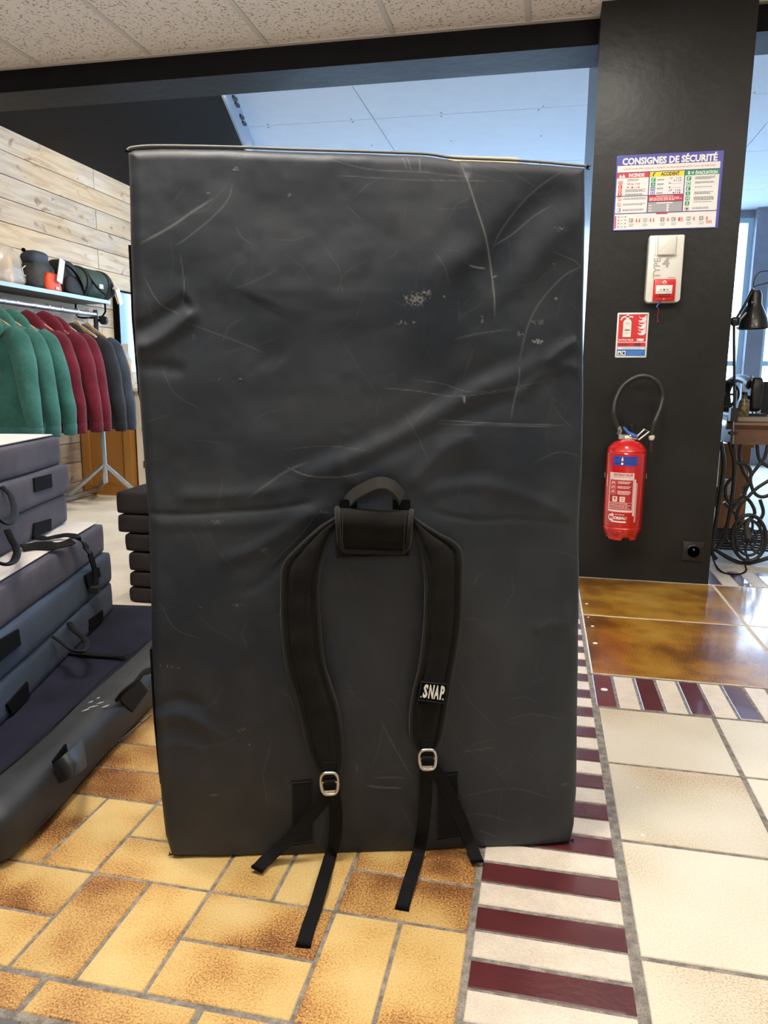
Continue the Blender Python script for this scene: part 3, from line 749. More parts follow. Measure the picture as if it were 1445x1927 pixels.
# anchor patches at the foot
for quad in (((548,1469),(588,1466),(591,1586),(550,1592)), ((822,1455),(862,1452),(866,1574),(822,1581))):
    P4 = [onpad(a, b, pz(a, b)+.0012) for a, b in quad]; mb = MB().prism(P4, -PNv*.006)
    o = keep(mb.build('strap_anchor', mat('black_reinforcement', (.009, .0095, .011), .8, spec=.2)), pad)
    st = MB(); c = sum(P4, Vector())/4; Q = [c+(p_-c)*.93+PNv*.0007 for p_ in P4]
    st.tube(Q+[Q[0]], .0006, 5); keep(st.build('stitching', mat('charcoal_thread', (.03, .03, .03), .8), o), o)
# shoulder straps
m_pipe = mat('worn_black_binding', (.014, .013, .011), .8, spec=.2, sheen=.12, fine=.3, bscale=500)
def shoulder(outer, inner, lift, name='shoulder_strap', n=70):
    O = np.array(curve2(outer, 10)); I = np.array(curve2(inner, 10))
    def res(P):
        d = np.r_[0, np.cumsum(np.hypot(*np.diff(P, axis=0).T))]; q = np.linspace(0, d[-1], n)
        return np.stack([np.interp(q, d, P[:, 0]), np.interp(q, d, P[:, 1])], 1)
    O, I = res(O), res(I); prof = [0, .03, .08, .13, .17, .25, .35, .5, .65, .75, .83, .87, .92, .97, 1]
    hgt = [0, .55, .75, .70, .45, .80, .95, 1, .95, .80, .45, .70, .75, .55, 0]
    rings = []; le = []; ri = []
    for i in range(n):
        s_ = i/(n-1); lf = np.interp(s_, [0, .08, .25, .6, .9, 1], lift); T = .0125
        row = []
        for u, h in zip(prof, hgt):
            px, py = O[i]*(1-u)+I[i]*u
            wr = .0012*math.sin(i*.55+u*3)*math.sin(i*.21)
            row.append(onpad(px, py, .012+lf+T*h+wr*h))
        back = [onpad(*(O[i]*(1-u)+I[i]*u), .010+lf) for u in (.97, .5, .03)]
        rings.append(row+back)
        le.append(onpad(*(O[i]*.965+I[i]*.035), .012+lf+T*.45)); ri.append(onpad(*(O[i]*.035+I[i]*.965), .012+lf+T*.45))
    o = keep(MB().loft(rings).build(name, m_cordura, smooth=60), pad)
    loop = le+ri[::-1]+[le[0]]
    keep(MB().tube(loop, .0036, 8).build('binding', m_pipe, smooth=True), o)
    for u in (.165, .835):
        st = MB(); st.tube([onpad(*(O[i]*(1-u)+I[i]*u), .012+np.interp(i/(n-1), [0, .08, .25, .6, .9, 1], lift)+.0062) for i in range(2, n-1)], .0006, 4)
        keep(st.build('stitching', mat('black_thread', (.008, .008, .008), .7)), o)
    return o
sl = shoulder([(645,962),(630,976),(606,990),(582,1010),(556,1034),(537,1054),(530,1075),(529,1110),(529,1157),(533,1210),(540,1262),(550,1295),(560,1328),(568,1360),(574,1389),(582,1420),(592,1442),(604,1452)],
              [(645,985),(633,992),(624,1003),(614,1027),(606,1056),(602,1088),(600,1120),(601,1157),(605,1205),(611,1250),(620,1280),(630,1311),(638,1340),(643,1372),(646,1404),(646,1432),(641,1448),(634,1454)],
              [.004, .016, .020, .014, .010, .008])
sr = shoulder([(765,966),(780,976),(800,990),(828,1006),(852,1018),(866,1032),(869,1052),(869,1101),(868,1145),(864,1191),(858,1230),(851,1268),(844,1309),(838,1345),(833,1375),(828,1394),(821,1406),(814,1411)],
              [(765,985),(777,990),(785,1008),(790,1028),(795,1052),(798,1076),(800,1100),(800,1122),(799,1160),(796,1200),(792,1235),(786,1268),(778,1300),(773,1330),(771,1358),(772,1382),(778,1400),(788,1411)],
              [.004, .016, .020, .014, .010, .008])
# pouch with flap and handle
def quadpt(Q, u, v, off):
    a = np.array(Q[0])*(1-u)*(1-v)+np.array(Q[1])*u*(1-v)+np.array(Q[2])*u*v+np.array(Q[3])*(1-u)*v
    return onpad(a[0], a[1], off)
PQ = [(630, 958), (777, 963), (771, 1047), (632, 1050)]
rings = []
for off, ins in ((.002, .0), (.022, .0), (.028, .02)):
    rings.append([quadpt(PQ, u*(1-2*ins)+ins, v*(1-2*ins)+ins, off) for u, v in ((0, 0), (1, 0), (1, 1), (0, 1))])
pouch = keep(MB().loft(rings).build('strap_yoke', m_cordura), pad)
FQ = [(634, 956), (774, 961), (768, 1040), (640, 1037)]
fl = []; nuf, nvf = 26, 16; vs = []; fs = []
def flap_uv(i, j):
    u, v = i/(nuf-1), j/(nvf-1); w_ = 1 if v < .72 else math.sqrt(max(0, 1-((v-.72)/.28*.8)**2)); w_ = .55+.45*w_ if v >= .72 else 1
    return .5+(u-.5)*w_, v
for j in range(nvf):
    for i in range(nuf):
        u, v = flap_uv(i, j)
        b = .034+.016*math.sin(PI*min(1, v*1.15+.12))*(1-.25*abs(2*u-1)**3)+.0025*math.sin(7*u+3*v)*math.sin(4*v)
        if v > .93: b -= .006
        if v == 0: b = .026
        vs.append(quadpt(FQ, u, v, b))
fs = [(j*nuf+i, j*nuf+i+1, (j+1)*nuf+i+1, (j+1)*nuf+i) for j in range(nvf-1) for i in range(nuf-1)]
ring_ = [i for i in range(nuf)]+[j*nuf+nuf-1 for j in range(1, nvf)]+[(nvf-1)*nuf+i for i in range(nuf-2, -1, -1)]+[j*nuf for j in range(nvf-2, 0, -1)]
nb0 = len(vs); vs += [vs[k]-PNv*.012 for k in ring_]
fs += [(ring_[k], ring_[(k+1) % len(ring_)], nb0+(k+1) % len(ring_), nb0+k) for k in range(len(ring_))]+[tuple(nb0+k for k in range(len(ring_)-1, -1, -1))]
flap = keep(MB().add(vs, fs).build('yoke_flap', m_cordura, smooth=60), pad)
rim_ = [vs[j*nuf] for j in range(nvf)]+[vs[(nvf-1)*nuf+i] for i in range(1, nuf)]+[vs[j*nuf+nuf-1] for j in range(nvf-2, -1, -1)]
keep(MB().tube([q_+PNv*.0005 for q_ in rim_], .0042, 8).build('binding', m_pipe, smooth=True), flap)
for px_ in ((645, 962, 644, 1040), (763, 964, 759, 1040)):
    st = MB(); st.tube([onpad(px_[0]+(px_[2]-px_[0])*t, px_[1]+(px_[3]-px_[1])*t, .046+.010*math.sin(PI*t)) for t in (0, .25, .5, .75, 1)], .0007, 4)
    keep(st.build('stitching', mat('black_thread', (.008, .008, .008), .7)), flap)
hp = [(650,958,.012),(655,945,.018),(666,931,.030),(688,918,.040),(711,909,.044),(731,911,.040),(746,922,.032),(755,937,.022),(757,954,.014)]
pth = smooth_path([onpad(a, b, c) for a, b, c in hp], 6)
nrm = []
cen_ = onpad(706, 985, .02)
for q_ in pth: nrm.append(((q_-cen_).normalized()*.55+PNv*.85).normalized())
keep(ribbon(pth, .0200, nrm, .0045).build('carry_handle', mat('worn_black_webbing', (.020, .018, .015), .8, spec=.2, sheen=.2, fine=.35, bscale=500)), pad)
for px_ in (655, 755): keep(MB().box((-.014, -.006, -.010), (.014, .006, .010), Matrix.Translation(onpad(px_, 951, .018)) @ Matrix.Rotation(PANG, 4, 'Z')).build('handle_tab', m_velcro), pad)
# label patch and lettering
LQ = [(793, 1283), (841, 1288), (836, 1323), (787, 1317)]
P4 = [onpad(a, b, .0415) for a, b in LQ]
patch = keep(MB().prism(P4, -PNv*.012).build('logo_patch', m_velcro), sr)
def patchfn(u, v, lay): return quadpt(LQ, u, 1-v, .0415+lay*.0005)
pr = Print(patchfn); wh = (.80, .78, .74)
for ch, a, b in (('S', .13, .31), ('N', .35, .54), ('A', .56, .75), ('P', .785, .95)): pr.text(ch, a, .14, b, .90, wh, 2, .045)
pr.rect(.06, .14, .10, .22, wh, 2); pr.rect(.90, .14, .945, .23, wh, 2)
keep(pr.build('lettering', None), patch)
st = MB(); st.tube([p_+PNv*.0004 for p_ in P4]+[P4[0]+PNv*.0004], .0008, 4); keep(st.build('stitching', m_pipe), patch)
# ladder buckles, tabs and tails
def buckle(strap, cx_, cy_, w_, h_, tilt):
    def bp_(u, v, off):
        a = math.radians(tilt); x = u*w_/2; y = v*h_/2
        return onpad(cx_+x*math.cos(a)-y*math.sin(a), cy_+x*math.sin(a)+y*math.cos(a), off)
    rg = []
    N_ = 40
    for k in range(N_):
        a = 2*PI*k/N_; u = math.copysign(abs(math.cos(a))**.55, math.cos(a)); v = math.copysign(abs(math.sin(a))**.6, math.sin(a))
        if v > 0: u *= 1-.10*v
        rg.append((u*.88, v*.90, .033+.003*abs(v)))
    pts = [bp_(*q_) for q_ in rg]; mb = MB()
    mb.tube(pts+[pts[0], pts[1]], .0030, 10, up=PN)
    mb.tube([bp_(-.84, -.12, .034), bp_(.84, -.12, .034)], .0020, 8)
    mb.prism([bp_(-.6, .58, .036), bp_(.6, .58, .036), bp_(.5, .92, .036), bp_(-.5, .92, .036)], -PNv*.004)
    o = keep(mb.build('buckle', m_silver, smooth=True), strap)
    tb = MB(); T1 = [bp_(u, v, f) for u, v, f in ((-.62, -1.75, .036), (.62, -1.75, .036), (.62, -.45, .038), (-.62, -.45, .038))]
    tb.prism(T1, -PNv*.004)
    tb.tube([bp_(-.62, -.15, .036), bp_(.62, -.15, .036)], .0055, 10)
    tb.prism([bp_(u, v, f) for u, v, f in ((-.62, -.1, .037), (.62, -.1, .037), (.62, .62, .034), (-.62, .62, .034))], -PNv*.003)
    keep(tb.build('strap_tab', m_web), strap)
buckle(sl, 620, 1474.5, 36, 45, -3); buckle(sr, 804.5, 1429.5, 34.5, 41, -1)
def tail(strap, pts, wpx=26):
    P = [onpad(a, b, off) if off is not None else atZ(a, b, z) for a, b, off, z in pts]
    pth = smooth_path(P, 6); wt = [min(1, max(0, (p_.z-.004)/.10)) for p_ in pth]; nr = [(PNv*(.3+.7*q_)+Vector((0, 0, 1-q_))).normalized() for q_ in wt]
    o = keep(ribbon(pth, .0225, nr, .0022).build('webbing_tail', m_web), strap)
    e = pth[-1]; f_ = pth[-4]; keep(ribbon([e+(f_-e)*.25, e], .0232, nr[-1], .0055).build('folded_end', m_velcro), o)
    return o
tail(sl, [(628,1490,.034,0),(631,1520,.030,0),(632,1551,.024,0),(629,1585,.022,0),(620,1616,.022,0),(607,1660,None,.012),(593,1708,None,.006),(580,1745,None,.004),(570,1781,None,.003)])
tail(sl, [(616,1495,.030,0),(602,1515,.028,0),(578,1544,.026,0),(552,1571,.024,0),(520,1600,.022,0),(500,1618,None,.012),(483,1636,None,.010)])
tail(sr, [(802,1448,.034,0),(802,1475,.030,0),(801,1510,.026,0),(796,1560,.024,0),(787,1605,.022,0),(776,1642,None,.012),(765,1678,None,.006),(756,1711,None,.003)])
tail(sr, [(816,1446,.032,0),(832,1470,.028,0),(848,1500,.026,0),(868,1545,.024,0),(884,1585,.022,0),(895,1612,None,.012),(898,1621,None,.010)])
# pale strip that looks over the top rim
a = onpad(845, 300, -.26); b = onpad(975, 300, -.26)
bd = MB().box((0, 0, 0), ((b-a).length, .018, .6)).build('pale_batten', mat('pale_cardboard', (.74, .66, .42), .7))
zt = atP(975, 296, Vector(PA)-PNv*.26, PN).z
# stands on the floor behind the pad
bd.data.transform(Matrix.Scale((zt)/.6, 4, (0, 0, 1))); bd.location = (a.x, a.y, 0); bd.rotation_euler = (0, 0, PANG)
tag(bd, 'pale cardboard sheet standing behind the tall pad, only its top edge showing', 'cardboard')

# ------------------------------------------------------------------ folded crash pads on the left
def soft(name, L, W, H, r, M, parent, loc, rz, **kw):
    o = weld(roundbox(L, W, H, r, **kw).build(name, M, fix=False)); o.parent = parent
    o.matrix_parent_inverse = (Matrix.Translation(parent.location) @ parent.rotation_euler.to_matrix().to_4x4()).inverted()
    o.location = loc; o.rotation_euler = (0, 0, rz); return o
RZ = math.radians(15.7); RDIR = np.array([-math.sin(RZ), math.cos(RZ), 0]); RN = np.array([math.cos(RZ), math.sin(RZ), 0])   # along the face, out of the face
RNv, RDv = Vector(RN), Vector(RDIR)
def onface(f0, px, py, off=0.0): return atP(px, py, f0, RN, off)
def place(far, depth, width):
    """centre of a cushion whose far corner on the aisle side is `far`"""
    c = Vector((far[0], far[1], 0))-RDv*(depth/2)-RNv*(width/2); return c
FB = np.array([-1.300, 2.030, 0.0]); FC = np.array([-1.392, 1.962, 0.0])
# flat pad on the floor
RA = math.radians(7.0); ADIR = Vector((-math.sin(RA), math.cos(RA), 0)); AN = Vector((math.cos(RA), math.sin(RA), 0))
fa = Vector((-1.005, 2.13, 0)); ca = fa-ADIR*.575-AN*.60
padA = thing('crash_pad', (ca.x, ca.y, 0), 'flat black crash pad lying on the orange tiles under the grey ones', 'crash pad', 'crash pads on the left')
oA = soft('cover', 1.20, 1.15, .112, .030, m_tarp, padA, (ca.x, ca.y, 0), RA, nx=40, ny=44, nz=8, bulge=.003, amp=.003, fr=11, seed=1)
oT = soft('top_panel', 1.06, 1.13, .012, .005, m_navyfab, padA, (ca.x-AN.x*.008, ca.y-AN.y*.008, .1052), RA, nx=20, ny=20, nz=2, amp=.0008, fr=20, seed=3)
AP = np.array([fa.x, fa.y, 0.0]); ANn = np.array([AN.x, AN.y, 0.0])
def onA(px, py, off=0.0): return atP(px, py, AP, ANn, off)
seam = [atZ(a, b, .1165) for a, b in ((0,1456),(101,1367),(197,1274),(278,1207))]
keep(MB().tube(smooth_path(seam, 4), .0016, 6).build('seam', m_web), padA)
# curled closing flaps on its flank
def strip_loft(rows, th, nrm_):
    mb = MB(); n = len(rows[0]); vs = [p_ for r__ in rows for p_ in r__]; m_ = len(vs)
    vs += [p_-Vector(nrm_)*th for p_ in vs[:]]; fs = []
    for i in range(len(rows)-1):
        for k in range(n-1):
            a_ = i*n+k; fs.append((a_, a_+1, a_+n+1, a_+n)); fs.append((m_+a_, m_+a_+n, m_+a_+n+1, m_+a_+1))
    edge = [k for k in range(n)]+[i*n+n-1 for i in range(1, len(rows))]+[(len(rows)-1)*n+k for k in range(n-2, -1, -1)]+[i*n for i in range(len(rows)-2, 0, -1)]
    for k in range(len(edge)):
        a_, b_2 = edge[k], edge[(k+1) % len(edge)]; fs.append((a_, b_2, m_+b_2, m_+a_))
    return mb.add(vs, fs)
fr0 = [onA(158, 1386, .004), onA(166, 1440, .006), onA(150, 1478, .012)]
rows = []
for t in np.linspace(0, 1, 9):
    o_ = .004+.040*math.sin(t*PI*.9); base_ = onA(158-57*t, 1390+50*t, o_); low_ = onA(164-50*t+8*math.sin(t*PI), 1440+34*t, o_*1.35+.006); low_.z = max(low_.z, .012)
    rows.append([base_, base_.lerp(low_, .5)+AN*.008*math.sin(t*PI), low_])
keep(strip_loft(rows, .003, AN).build('closing_flap', m_tarp, smooth=70), padA)
vp = [onA(101, 1432, .005), onA(125, 1400, .005), onA(134, 1448, .006), onA(112, 1474, .006)]
keep(MB().prism(vp, -AN*.004).build('hook_patch', m_velcro), padA)
# grab handle near its far end
hh = [(222, 1316, .004), (235, 1300, .022), (255, 1284, .032), (270, 1266, .030), (283, 1262, .006)]
keep(MB().tube(smooth_path([onA(a, b, c) for a, b, c in hh], 6), .011, 8, flat=.5).build('carry_handle', m_web, smooth=True), padA)
fl_ = MB(); fl_.prism([onA(224, 1315, .004), onA(262, 1279, .004), onA(279, 1300, .010), onA(250, 1340, .008)], -AN*.004)
keep(fl_.build('handle_cover', m_web), padA)
wr_ = MB()
for (px, py, l_) in ((163, 1337, 9), (176, 1331, 12), (189, 1324, 9), (172, 1322, 7), (200, 1330, 8), (185, 1315, 6)):
    wr_.tube([atZ(px-l_, py+2, .112), atZ(px, py-1, .113), atZ(px+l_*.7, py-3, .112)], [.0012, .0022, .0010], 6)
pt_ = wr_.build('scuff', mat('worn_white_scuff', (.30, .32, .33), .6), None, smooth=True); pt_['kind'] = 'stuff'; keep(pt_, padA)

# pad B, two halves, on top of it
cB = place(FB, 1.18, 1.02)
padB = thing('crash_pad', (cB.x, cB.y, .112), 'blue-grey folded crash pad lying directly on the flat black one', 'crash pad', 'crash pads on the left')
def layer(parent, f0, z0, h, M, name='cushion', depth=1.18, width=1.02, shift=(0, 0), seed=0, top=None, r=.009):
    c = place(f0, depth, width); c = c+RNv*shift[0]+RDv*shift[1]
    o = soft(name, width, depth, h-.001, r, M, parent, (c.x, c.y, z0), RZ, nx=26, ny=40, nz=6, bulge=.0015, amp=.0022, fr=8, seed=seed)
    if top: soft('top_panel', width-.035, depth-.03, .007, .003, top, parent, (c.x, c.y, z0+h-.0005), RZ, nx=16, ny=20, nz=2, bulge=.003, amp=.001, fr=8, seed=seed)
    return o
layer(padB, FB, .116, .094, m_bluefab, seed=2)
layer(padB, FB, .210, .096, m_bluefab, seed=4)
padB2 = thing('crash_pad', (cB.x-.02, cB.y, .306), 'slate grey crash pad with a pale top and a loose black strap on it', 'crash pad', 'crash pads on the left')
layer(padB2, FB+RN*(-.012), .306, .092, m_greyfab, seed=6, top=m_topfab, shift=(0, -.01))
cC = place(FC, 1.10, .98)
padC = thing('crash_pad', (cC.x, cC.y, .408), 'slate grey crash pad folded in three layers, on top of the front stack', 'crash pad', 'crash pads on the left')
layer(padC, FC, .408, .088, m_greyfab, depth=1.10, width=.98, seed=8)
layer(padC, FC, .496, .088, m_greyfab, depth=1.10, width=.98, seed=10, shift=(.008, .008))
layer(padC, FC, .584, .084, m_greyfab, depth=1.10, width=.98, seed=12, shift=(-.004, -.006), top=m_topfab)
# hook patches
def patch4(parent, f0, quad, off=.006, M=m_velcro, name='hook_patch'):
    return keep(MB().prism([onface(f0, a, b, off) for a, b in quad], -RNv*.005).build(name, M), parent)
patch4(padC, FC, [(65,900),(97,892),(99,916),(66,926)], .013)
patch4(padC, FC, [(65,985),(97,976),(97,998),(63,1011)], .007)
patch4(padB, FB, [(161,1083),(187,1067),(190,1084),(168,1108)], .009)
patch4(padB, FB, [(169,1166),(194,1148),(195,1166),(170,1188)], .007)
patch4(padB, FB, [(0,1205),(36,1184),(40,1213),(0,1246)], .009)
patch4(padB, FB, [(14,1326),(53,1283),(56,1310),(24,1344)], .007)
# webbing loops and straps
def wloop(parent, f0, pts, wd=.024, name='webbing_loop', nrm_=None, up=0.0):
    pth = smooth_path([onface(f0, a, b, c) for a, b, c in pts], 7)
    return keep(MB().tube(pth, wd*.46, 10, flat=.42, up=(0, 0, 1)).build(name, m_web, smooth=60), parent)
wloop(padC, FC, [(4,916,.012),(18,930,.03),(24,942,.055),(28,962,.085),(22,978,.10),(8,983,.10),(-10,970,.09)], .020)
wloop(padC, FC, [(14,998,.010),(22,1015,.03),(30,1030,.055),(32,1042,.085),(26,1056,.10),(12,1062,.10),(-8,1058,.09)], .020)
wloop(padB, FB, [(131,1172,.006),(140,1186,.03),(155,1198,.06),(163,1210,.085),(158,1224,.095),(147,1226,.09),(133,1222,.07),(117,1210,.03),(100,1198,.006)], .018)
def tstrap(parent, pts, wd, name='loose_strap', n_=(0, 0, 1)):
    pth = smooth_path([p_ for p_ in pts], 8); nr = n_ if isinstance(n_, list) else Vector(n_)
    return keep(ribbon(pth, wd, nr, .0025).build(name, m_web), parent)
zt_ = .414
tstrap(padC, [atZ(40,1031,zt_), atZ(70,1027,zt_), atZ(100,1027,zt_), atZ(125,1023,zt_), atZ(137,1017,zt_+.006)], .032, n_=(0, -.5, .85))
pth = smooth_path([atZ(60,1010,zt_+.003), atZ(85,1013,zt_), atZ(105,1010,zt_), atZ(125,1007,zt_+.004), atZ(143,1010,zt_+.010)]+[onface(FB, a, b, c) for a, b, c in ((156,1022,.012),(166,1036,.022),(174,1056,.020),(179,1078,.018),(181,1098,.020),(180,1110,.020))], 6)
nr = [(Vector((0, 0, 1)) if k < len(pth)*.42 else (RNv if k > len(pth)*.62 else (RNv+Vector((0, 0, 1))).normalized())) for k in range(len(pth))]
nr = [(n_q+Vector((0, -.35, .0))).normalized() for n_q in nr]; keep(ribbon(pth, .020, nr, .003).build('loose_strap', m_web), padC)
keep(MB().box((-.012, -.014, -.009), (.012, .014, .009), Matrix.Translation(onface(FB, 179, 1110, .022)) @ Matrix.Rotation(RZ, 4, 'Z')).build('strap_clip', mat('black_plastic', (.012, .012, .013), .4)), padC)
za = .126
tstrap(padB, [atZ(117,1222,za), atZ(145,1228,za), atZ(175,1231,za), atZ(205,1233,za), atZ(238,1234,za+.004)], .022)

# two dark pads stacked further back behind the tall pad
def backstack(z0, zs, xs_, label, seed):
    t = thing('crash_pad', (-1.15, 2.80, z0), label, 'crash pad', 'charcoal pads behind the tall one')
    z = z0
    for k, (h, x) in enumerate(zip(zs, xs_)):
        o = weld(roundbox(.75, .70, h-.002, min(.010, h*.35), nx=22, ny=18, nz=6, bulge=.002, amp=.004, fr=13, seed=seed+k*2.3).build('cushion', m_darkpad, fix=False))
        o.parent = t; o.location = (x+.375+1.15, 0, z-z0); z += h
    return t
backstack(0, [.062, .060], [-1.500, -1.496], 'lower charcoal folded pad on the screed, mostly hidden behind the tall pad', 3)
backstack(.124, [.072, .072, .072, .086], [-1.492, -1.506, -1.532, -1.532], 'upper charcoal pad folded in four layers, mostly hidden behind the tall pad', 7)

# ------------------------------------------------------------------ clothes rack
XR = -2.90
yend = 4.5; zr = atX(178, 592, XR).z
yend = atX(178, 592, XR).y
rack = thing('clothes_rack', (XR, yend-.9, 0), 'steel tube clothes rack with splayed legs in front of the plank wall', 'clothes rack')
rail = keep(MB().tube([(XR, yend-2.3, zr), (XR, yend, zr)], .0165, 14).build('rail', m_steel, smooth=True), rack)
jt = Vector((XR, yend, .27))
keep(MB().tube([(XR, yend+.012, zr+.03), (XR, yend+.012, .60)], .016, 12).build('post', mat('black_steel_tube', (.02, .02, .022), .4, metal=.3), smooth=True), rack)
keep(MB().tube([(XR, yend+.012, .62), (XR, yend+.012, .13)], .0185, 14).build('post', m_steel, smooth=True), rack)
for nm, pts in (('leg', [(XR, yend+.01, .255), atZ(128, 934, .035), atZ(112, 948, .018)]),
                ('leg', [(XR, yend+.01, .255), atZ(247, 919, .075), atZ(262, 934, .018)]),
                ('leg', [(XR, yend+.01, .20), Vector((XR, yend, .14)), atZ(184, 919, .05), atZ(122, 941, .02), atZ(60, 958, .018)])):
    keep(MB().tube(pts, .0175, 12).build(nm, m_steel, smooth=50), rack)
keep(MB().lathe([(.028, -.012), (.028, .012)], 14, M=Matrix.Translation((XR+.045, yend+.03, zr-.035)) @ Matrix.Rotation(PI/2, 4, 'X')).build('pipe_end', mat('black_steel_tube', (.02, .02, .022), .4)), rack)
keep(MB().tube([(XR, yend+.012, zr-.035), (XR+.045, yend+.03, zr-.035)], .008, 8).build('clamp', m_velcro), rack)
# wall shelf
XS = -2.985
s0 = atX(208, 571, XS); sa = atX(0, 527, XS)
ysh = s0.y; zsh = s0.z
shelf = thing('wall_shelf', (-3.1, ysh-1.2, zsh), 'thin black wall shelf with a pale front edge above the clothes rail', 'shelf')
keep(MB().box((-3.25, ysh-2.6, zsh-.005), (XS-.004, ysh, zsh+.012)).build('board', mat('black_laminate', (.025, .026, .03), .5)), shelf)
keep(MB().box((XS-.004, ysh-2.6, zsh-.006), (XS, ysh, zsh+.018)).build('front_edge', mat('pale_blue_metal_strip', (.30, .38, .45), .45, metal=.3)), shelf)
br = [(-3.225, ysh-.05, zsh-.005), (-3.225, ysh-.05, zsh-.07), (-3.215, ysh-.05, zsh-.092), (-3.18, ysh-.05, zsh-.10), (-3.06, ysh-.05, zsh-.10), (-3.02, ysh-.05, zsh-.09), (XS-.012, ysh-.05, zsh-.06), (XS-.012, ysh-.05, zsh-.005)]
keep(MB().tube(br, .0065, 8).build('bracket', m_velcro, smooth=True), shelf)
keep(MB().tube([(-3.235, ysh-2.5, zsh-.05), (-3.235, ysh-.05, zsh-.05)], .006, 8).build('brace', m_velcro, smooth=True), shelf)

m_hang = mat('varnished_beech', (.52, .33, .15), .45, var=.15, vscale=12)
def hanger(y, label):
    t = thing('coat_hanger', (XR, y, zr), label, 'coat hanger', 'wooden hangers on the rail')
    pts = [(.016+.022*math.cos(a)-.016, 0, .004+.022*math.sin(a)) for a in np.linspace(-.9, PI, 10)]
    hk = MB(); hk.tube([(-.0225, 0, -.004)]+[(.0225*math.cos(a), 0, .0225*math.sin(a)) for a in np.linspace(PI, -.6, 12)]+[(.004, 0, -.035), (0, 0, -.075)], .0018, 6)
    hk.build('hook', m_steel, t, smooth=True)
    w_ = MB(); rg = []
    for x in np.linspace(-.135, .135, 17):
        zz = -.088-.98*abs(x)**1.25; h = .020-.03*abs(x)*.3
        rg.append([Vector((x, -.008, zz-h)), Vector((x, .008, zz-h)), Vector((x, .007, zz+h*.9+(.012 if abs(x) < .03 else 0))), Vector((x, -.007, zz+h*.9+(.012 if abs(x) < .03 else 0)))])
    w_.loft(rg).build('shoulder_bar', m_hang, t, smooth=60)
    return t
def hoodie(y, M, Mr, label, group, seed=0, wsc=1.0, hood=1.0, drop=0.0, yaw=0.0, length=.70):
    r3 = random.Random(seed); t = thing('hoodie', (XR, y, zr), label, 'hoodie', group, yaw)
    z0 = -.105-drop
    prof = [(0, .055, .035), (-.012, .085, .045), (-.04, .145, .052), (-.08, .195, .056), (-.14, .222, .058), (-.25, .232, .060), (-.38, .235, .060), (-.50, .24, .058), (-.60, .242, .055), (-.635, .236, .050)]
    rings = []; n = 40
    for dz, hw, hd in prof:
        zz = z0+dz*length/.70; ring = []
        for k in range(n):
            a = 2*PI*k/n; f = 1+.07*math.sin(5*a+seed)*min(1, abs(dz)*4)+.05*math.sin(9*a-2*seed+zz*6)*min(1, abs(dz)*3)
            ring.append(Vector((hw*wsc*math.cos(a), hd*math.sin(a)*f+.010*math.sin(3*hw*20+seed)*0, zz)))
        rings.append(ring)
    MB().loft(rings).build('body', M, t, smooth=70)
    hem = []
    for dz, hw, hd in ((-.630, .232, .050), (-.640, .236, .054), (-.68, .230, .052), (-.695, .222, .046)):
        hem.append([Vector((hw*wsc*math.cos(2*PI*k/n), hd*math.sin(2*PI*k/n)*(1+.04*math.sin(k*2.4)), z0+dz*length/.70)) for k in range(n)])
    MB().loft(hem).build('hem', Mr, t, smooth=70)
    for sg in (-1, 1):
        sw = r3.uniform(-.01, .02); fl = .030+sw if sg > 0 else -.02; pts = [(sg*.150*wsc, 0, z0-.065), (sg*.200*wsc, -.004, z0-.12), (sg*(.215+fl*.25), -.010-sw, z0-.23), (sg*(.232+fl*.5), -.014-sw*2, z0-.35), (sg*(.248+fl*.8), -.018-sw*3, z0-.46), (sg*(.250+fl), -.014-sw*3, z0-.56)]
        P = smooth_path(pts, 5); rr2 = [np.interp(i/(len(P)-1), [0, .18, .5, .85, 1], [.046, .064, .056, .046, .038])*(1+.02*math.sin(i*.8+seed)) for i in range(len(P))]
        sl_ = MB().tube(P, rr2, 16, flat=1.0).build('sleeve', M, t, smooth=True)
        e = P[-1]; MB().tube([e+Vector((0, 0, .008)), e+Vector((0, 0, -.010)), e+Vector((0, 0, -.055)), e+Vector((0, 0, -.062))], [.036, .039, .036, .030], 16).build('cuff', Mr, t, smooth=60)
    if hood:
        h_ = MB()
        h_.ell((.010, -.060, z0-.065), (.135*hood, .058, .125*hood), 22, 14, fn=lambda p_: Vector((p_.x*(1-.35*max(0, -p_.z)/.1), p_.y+.018*math.sin(p_.x*40+seed)*max(0, -p_.z)/.1, p_.z+.03*(1-abs(p_.x)/.12)*(p_.z > 0))))
        h_.build('hood', M, t, smooth=True)
        h2 = MB(); h2.ell((0, .012, z0-.005), (.075*hood, .060, .035), 18, 10); h2.build('neckline', Mr, t, smooth=True)
    return t
def fab(name, c, c2): return mat(name, tuple(x*.5 for x in c), .95, spec=.1, sheen=.10, col2=tuple(x*.58 for x in c2), vscale=6, fine=.08, bscale=30, bump=.9)
m_teal = fab('teal_fleece', (.045, .170, .150), (.065, .225, .200)); m_tealr = fab('teal_rib', (.055, .20, .20), (.07, .24, .24))
m_mar = fab('maroon_fleece', (.135, .012, .026), (.190, .020, .042)); m_marr = fab('maroon_rib', (.16, .018, .035), (.2, .025, .05))
m_char = fab('charcoal_fleece', (.022, .024, .032), (.035, .038, .050)); m_nav = fab('slate_blue_fleece', (.040, .055, .085), (.065, .085, .125))
def yrail(px): return atX(px, 560+px*.17, XR).y
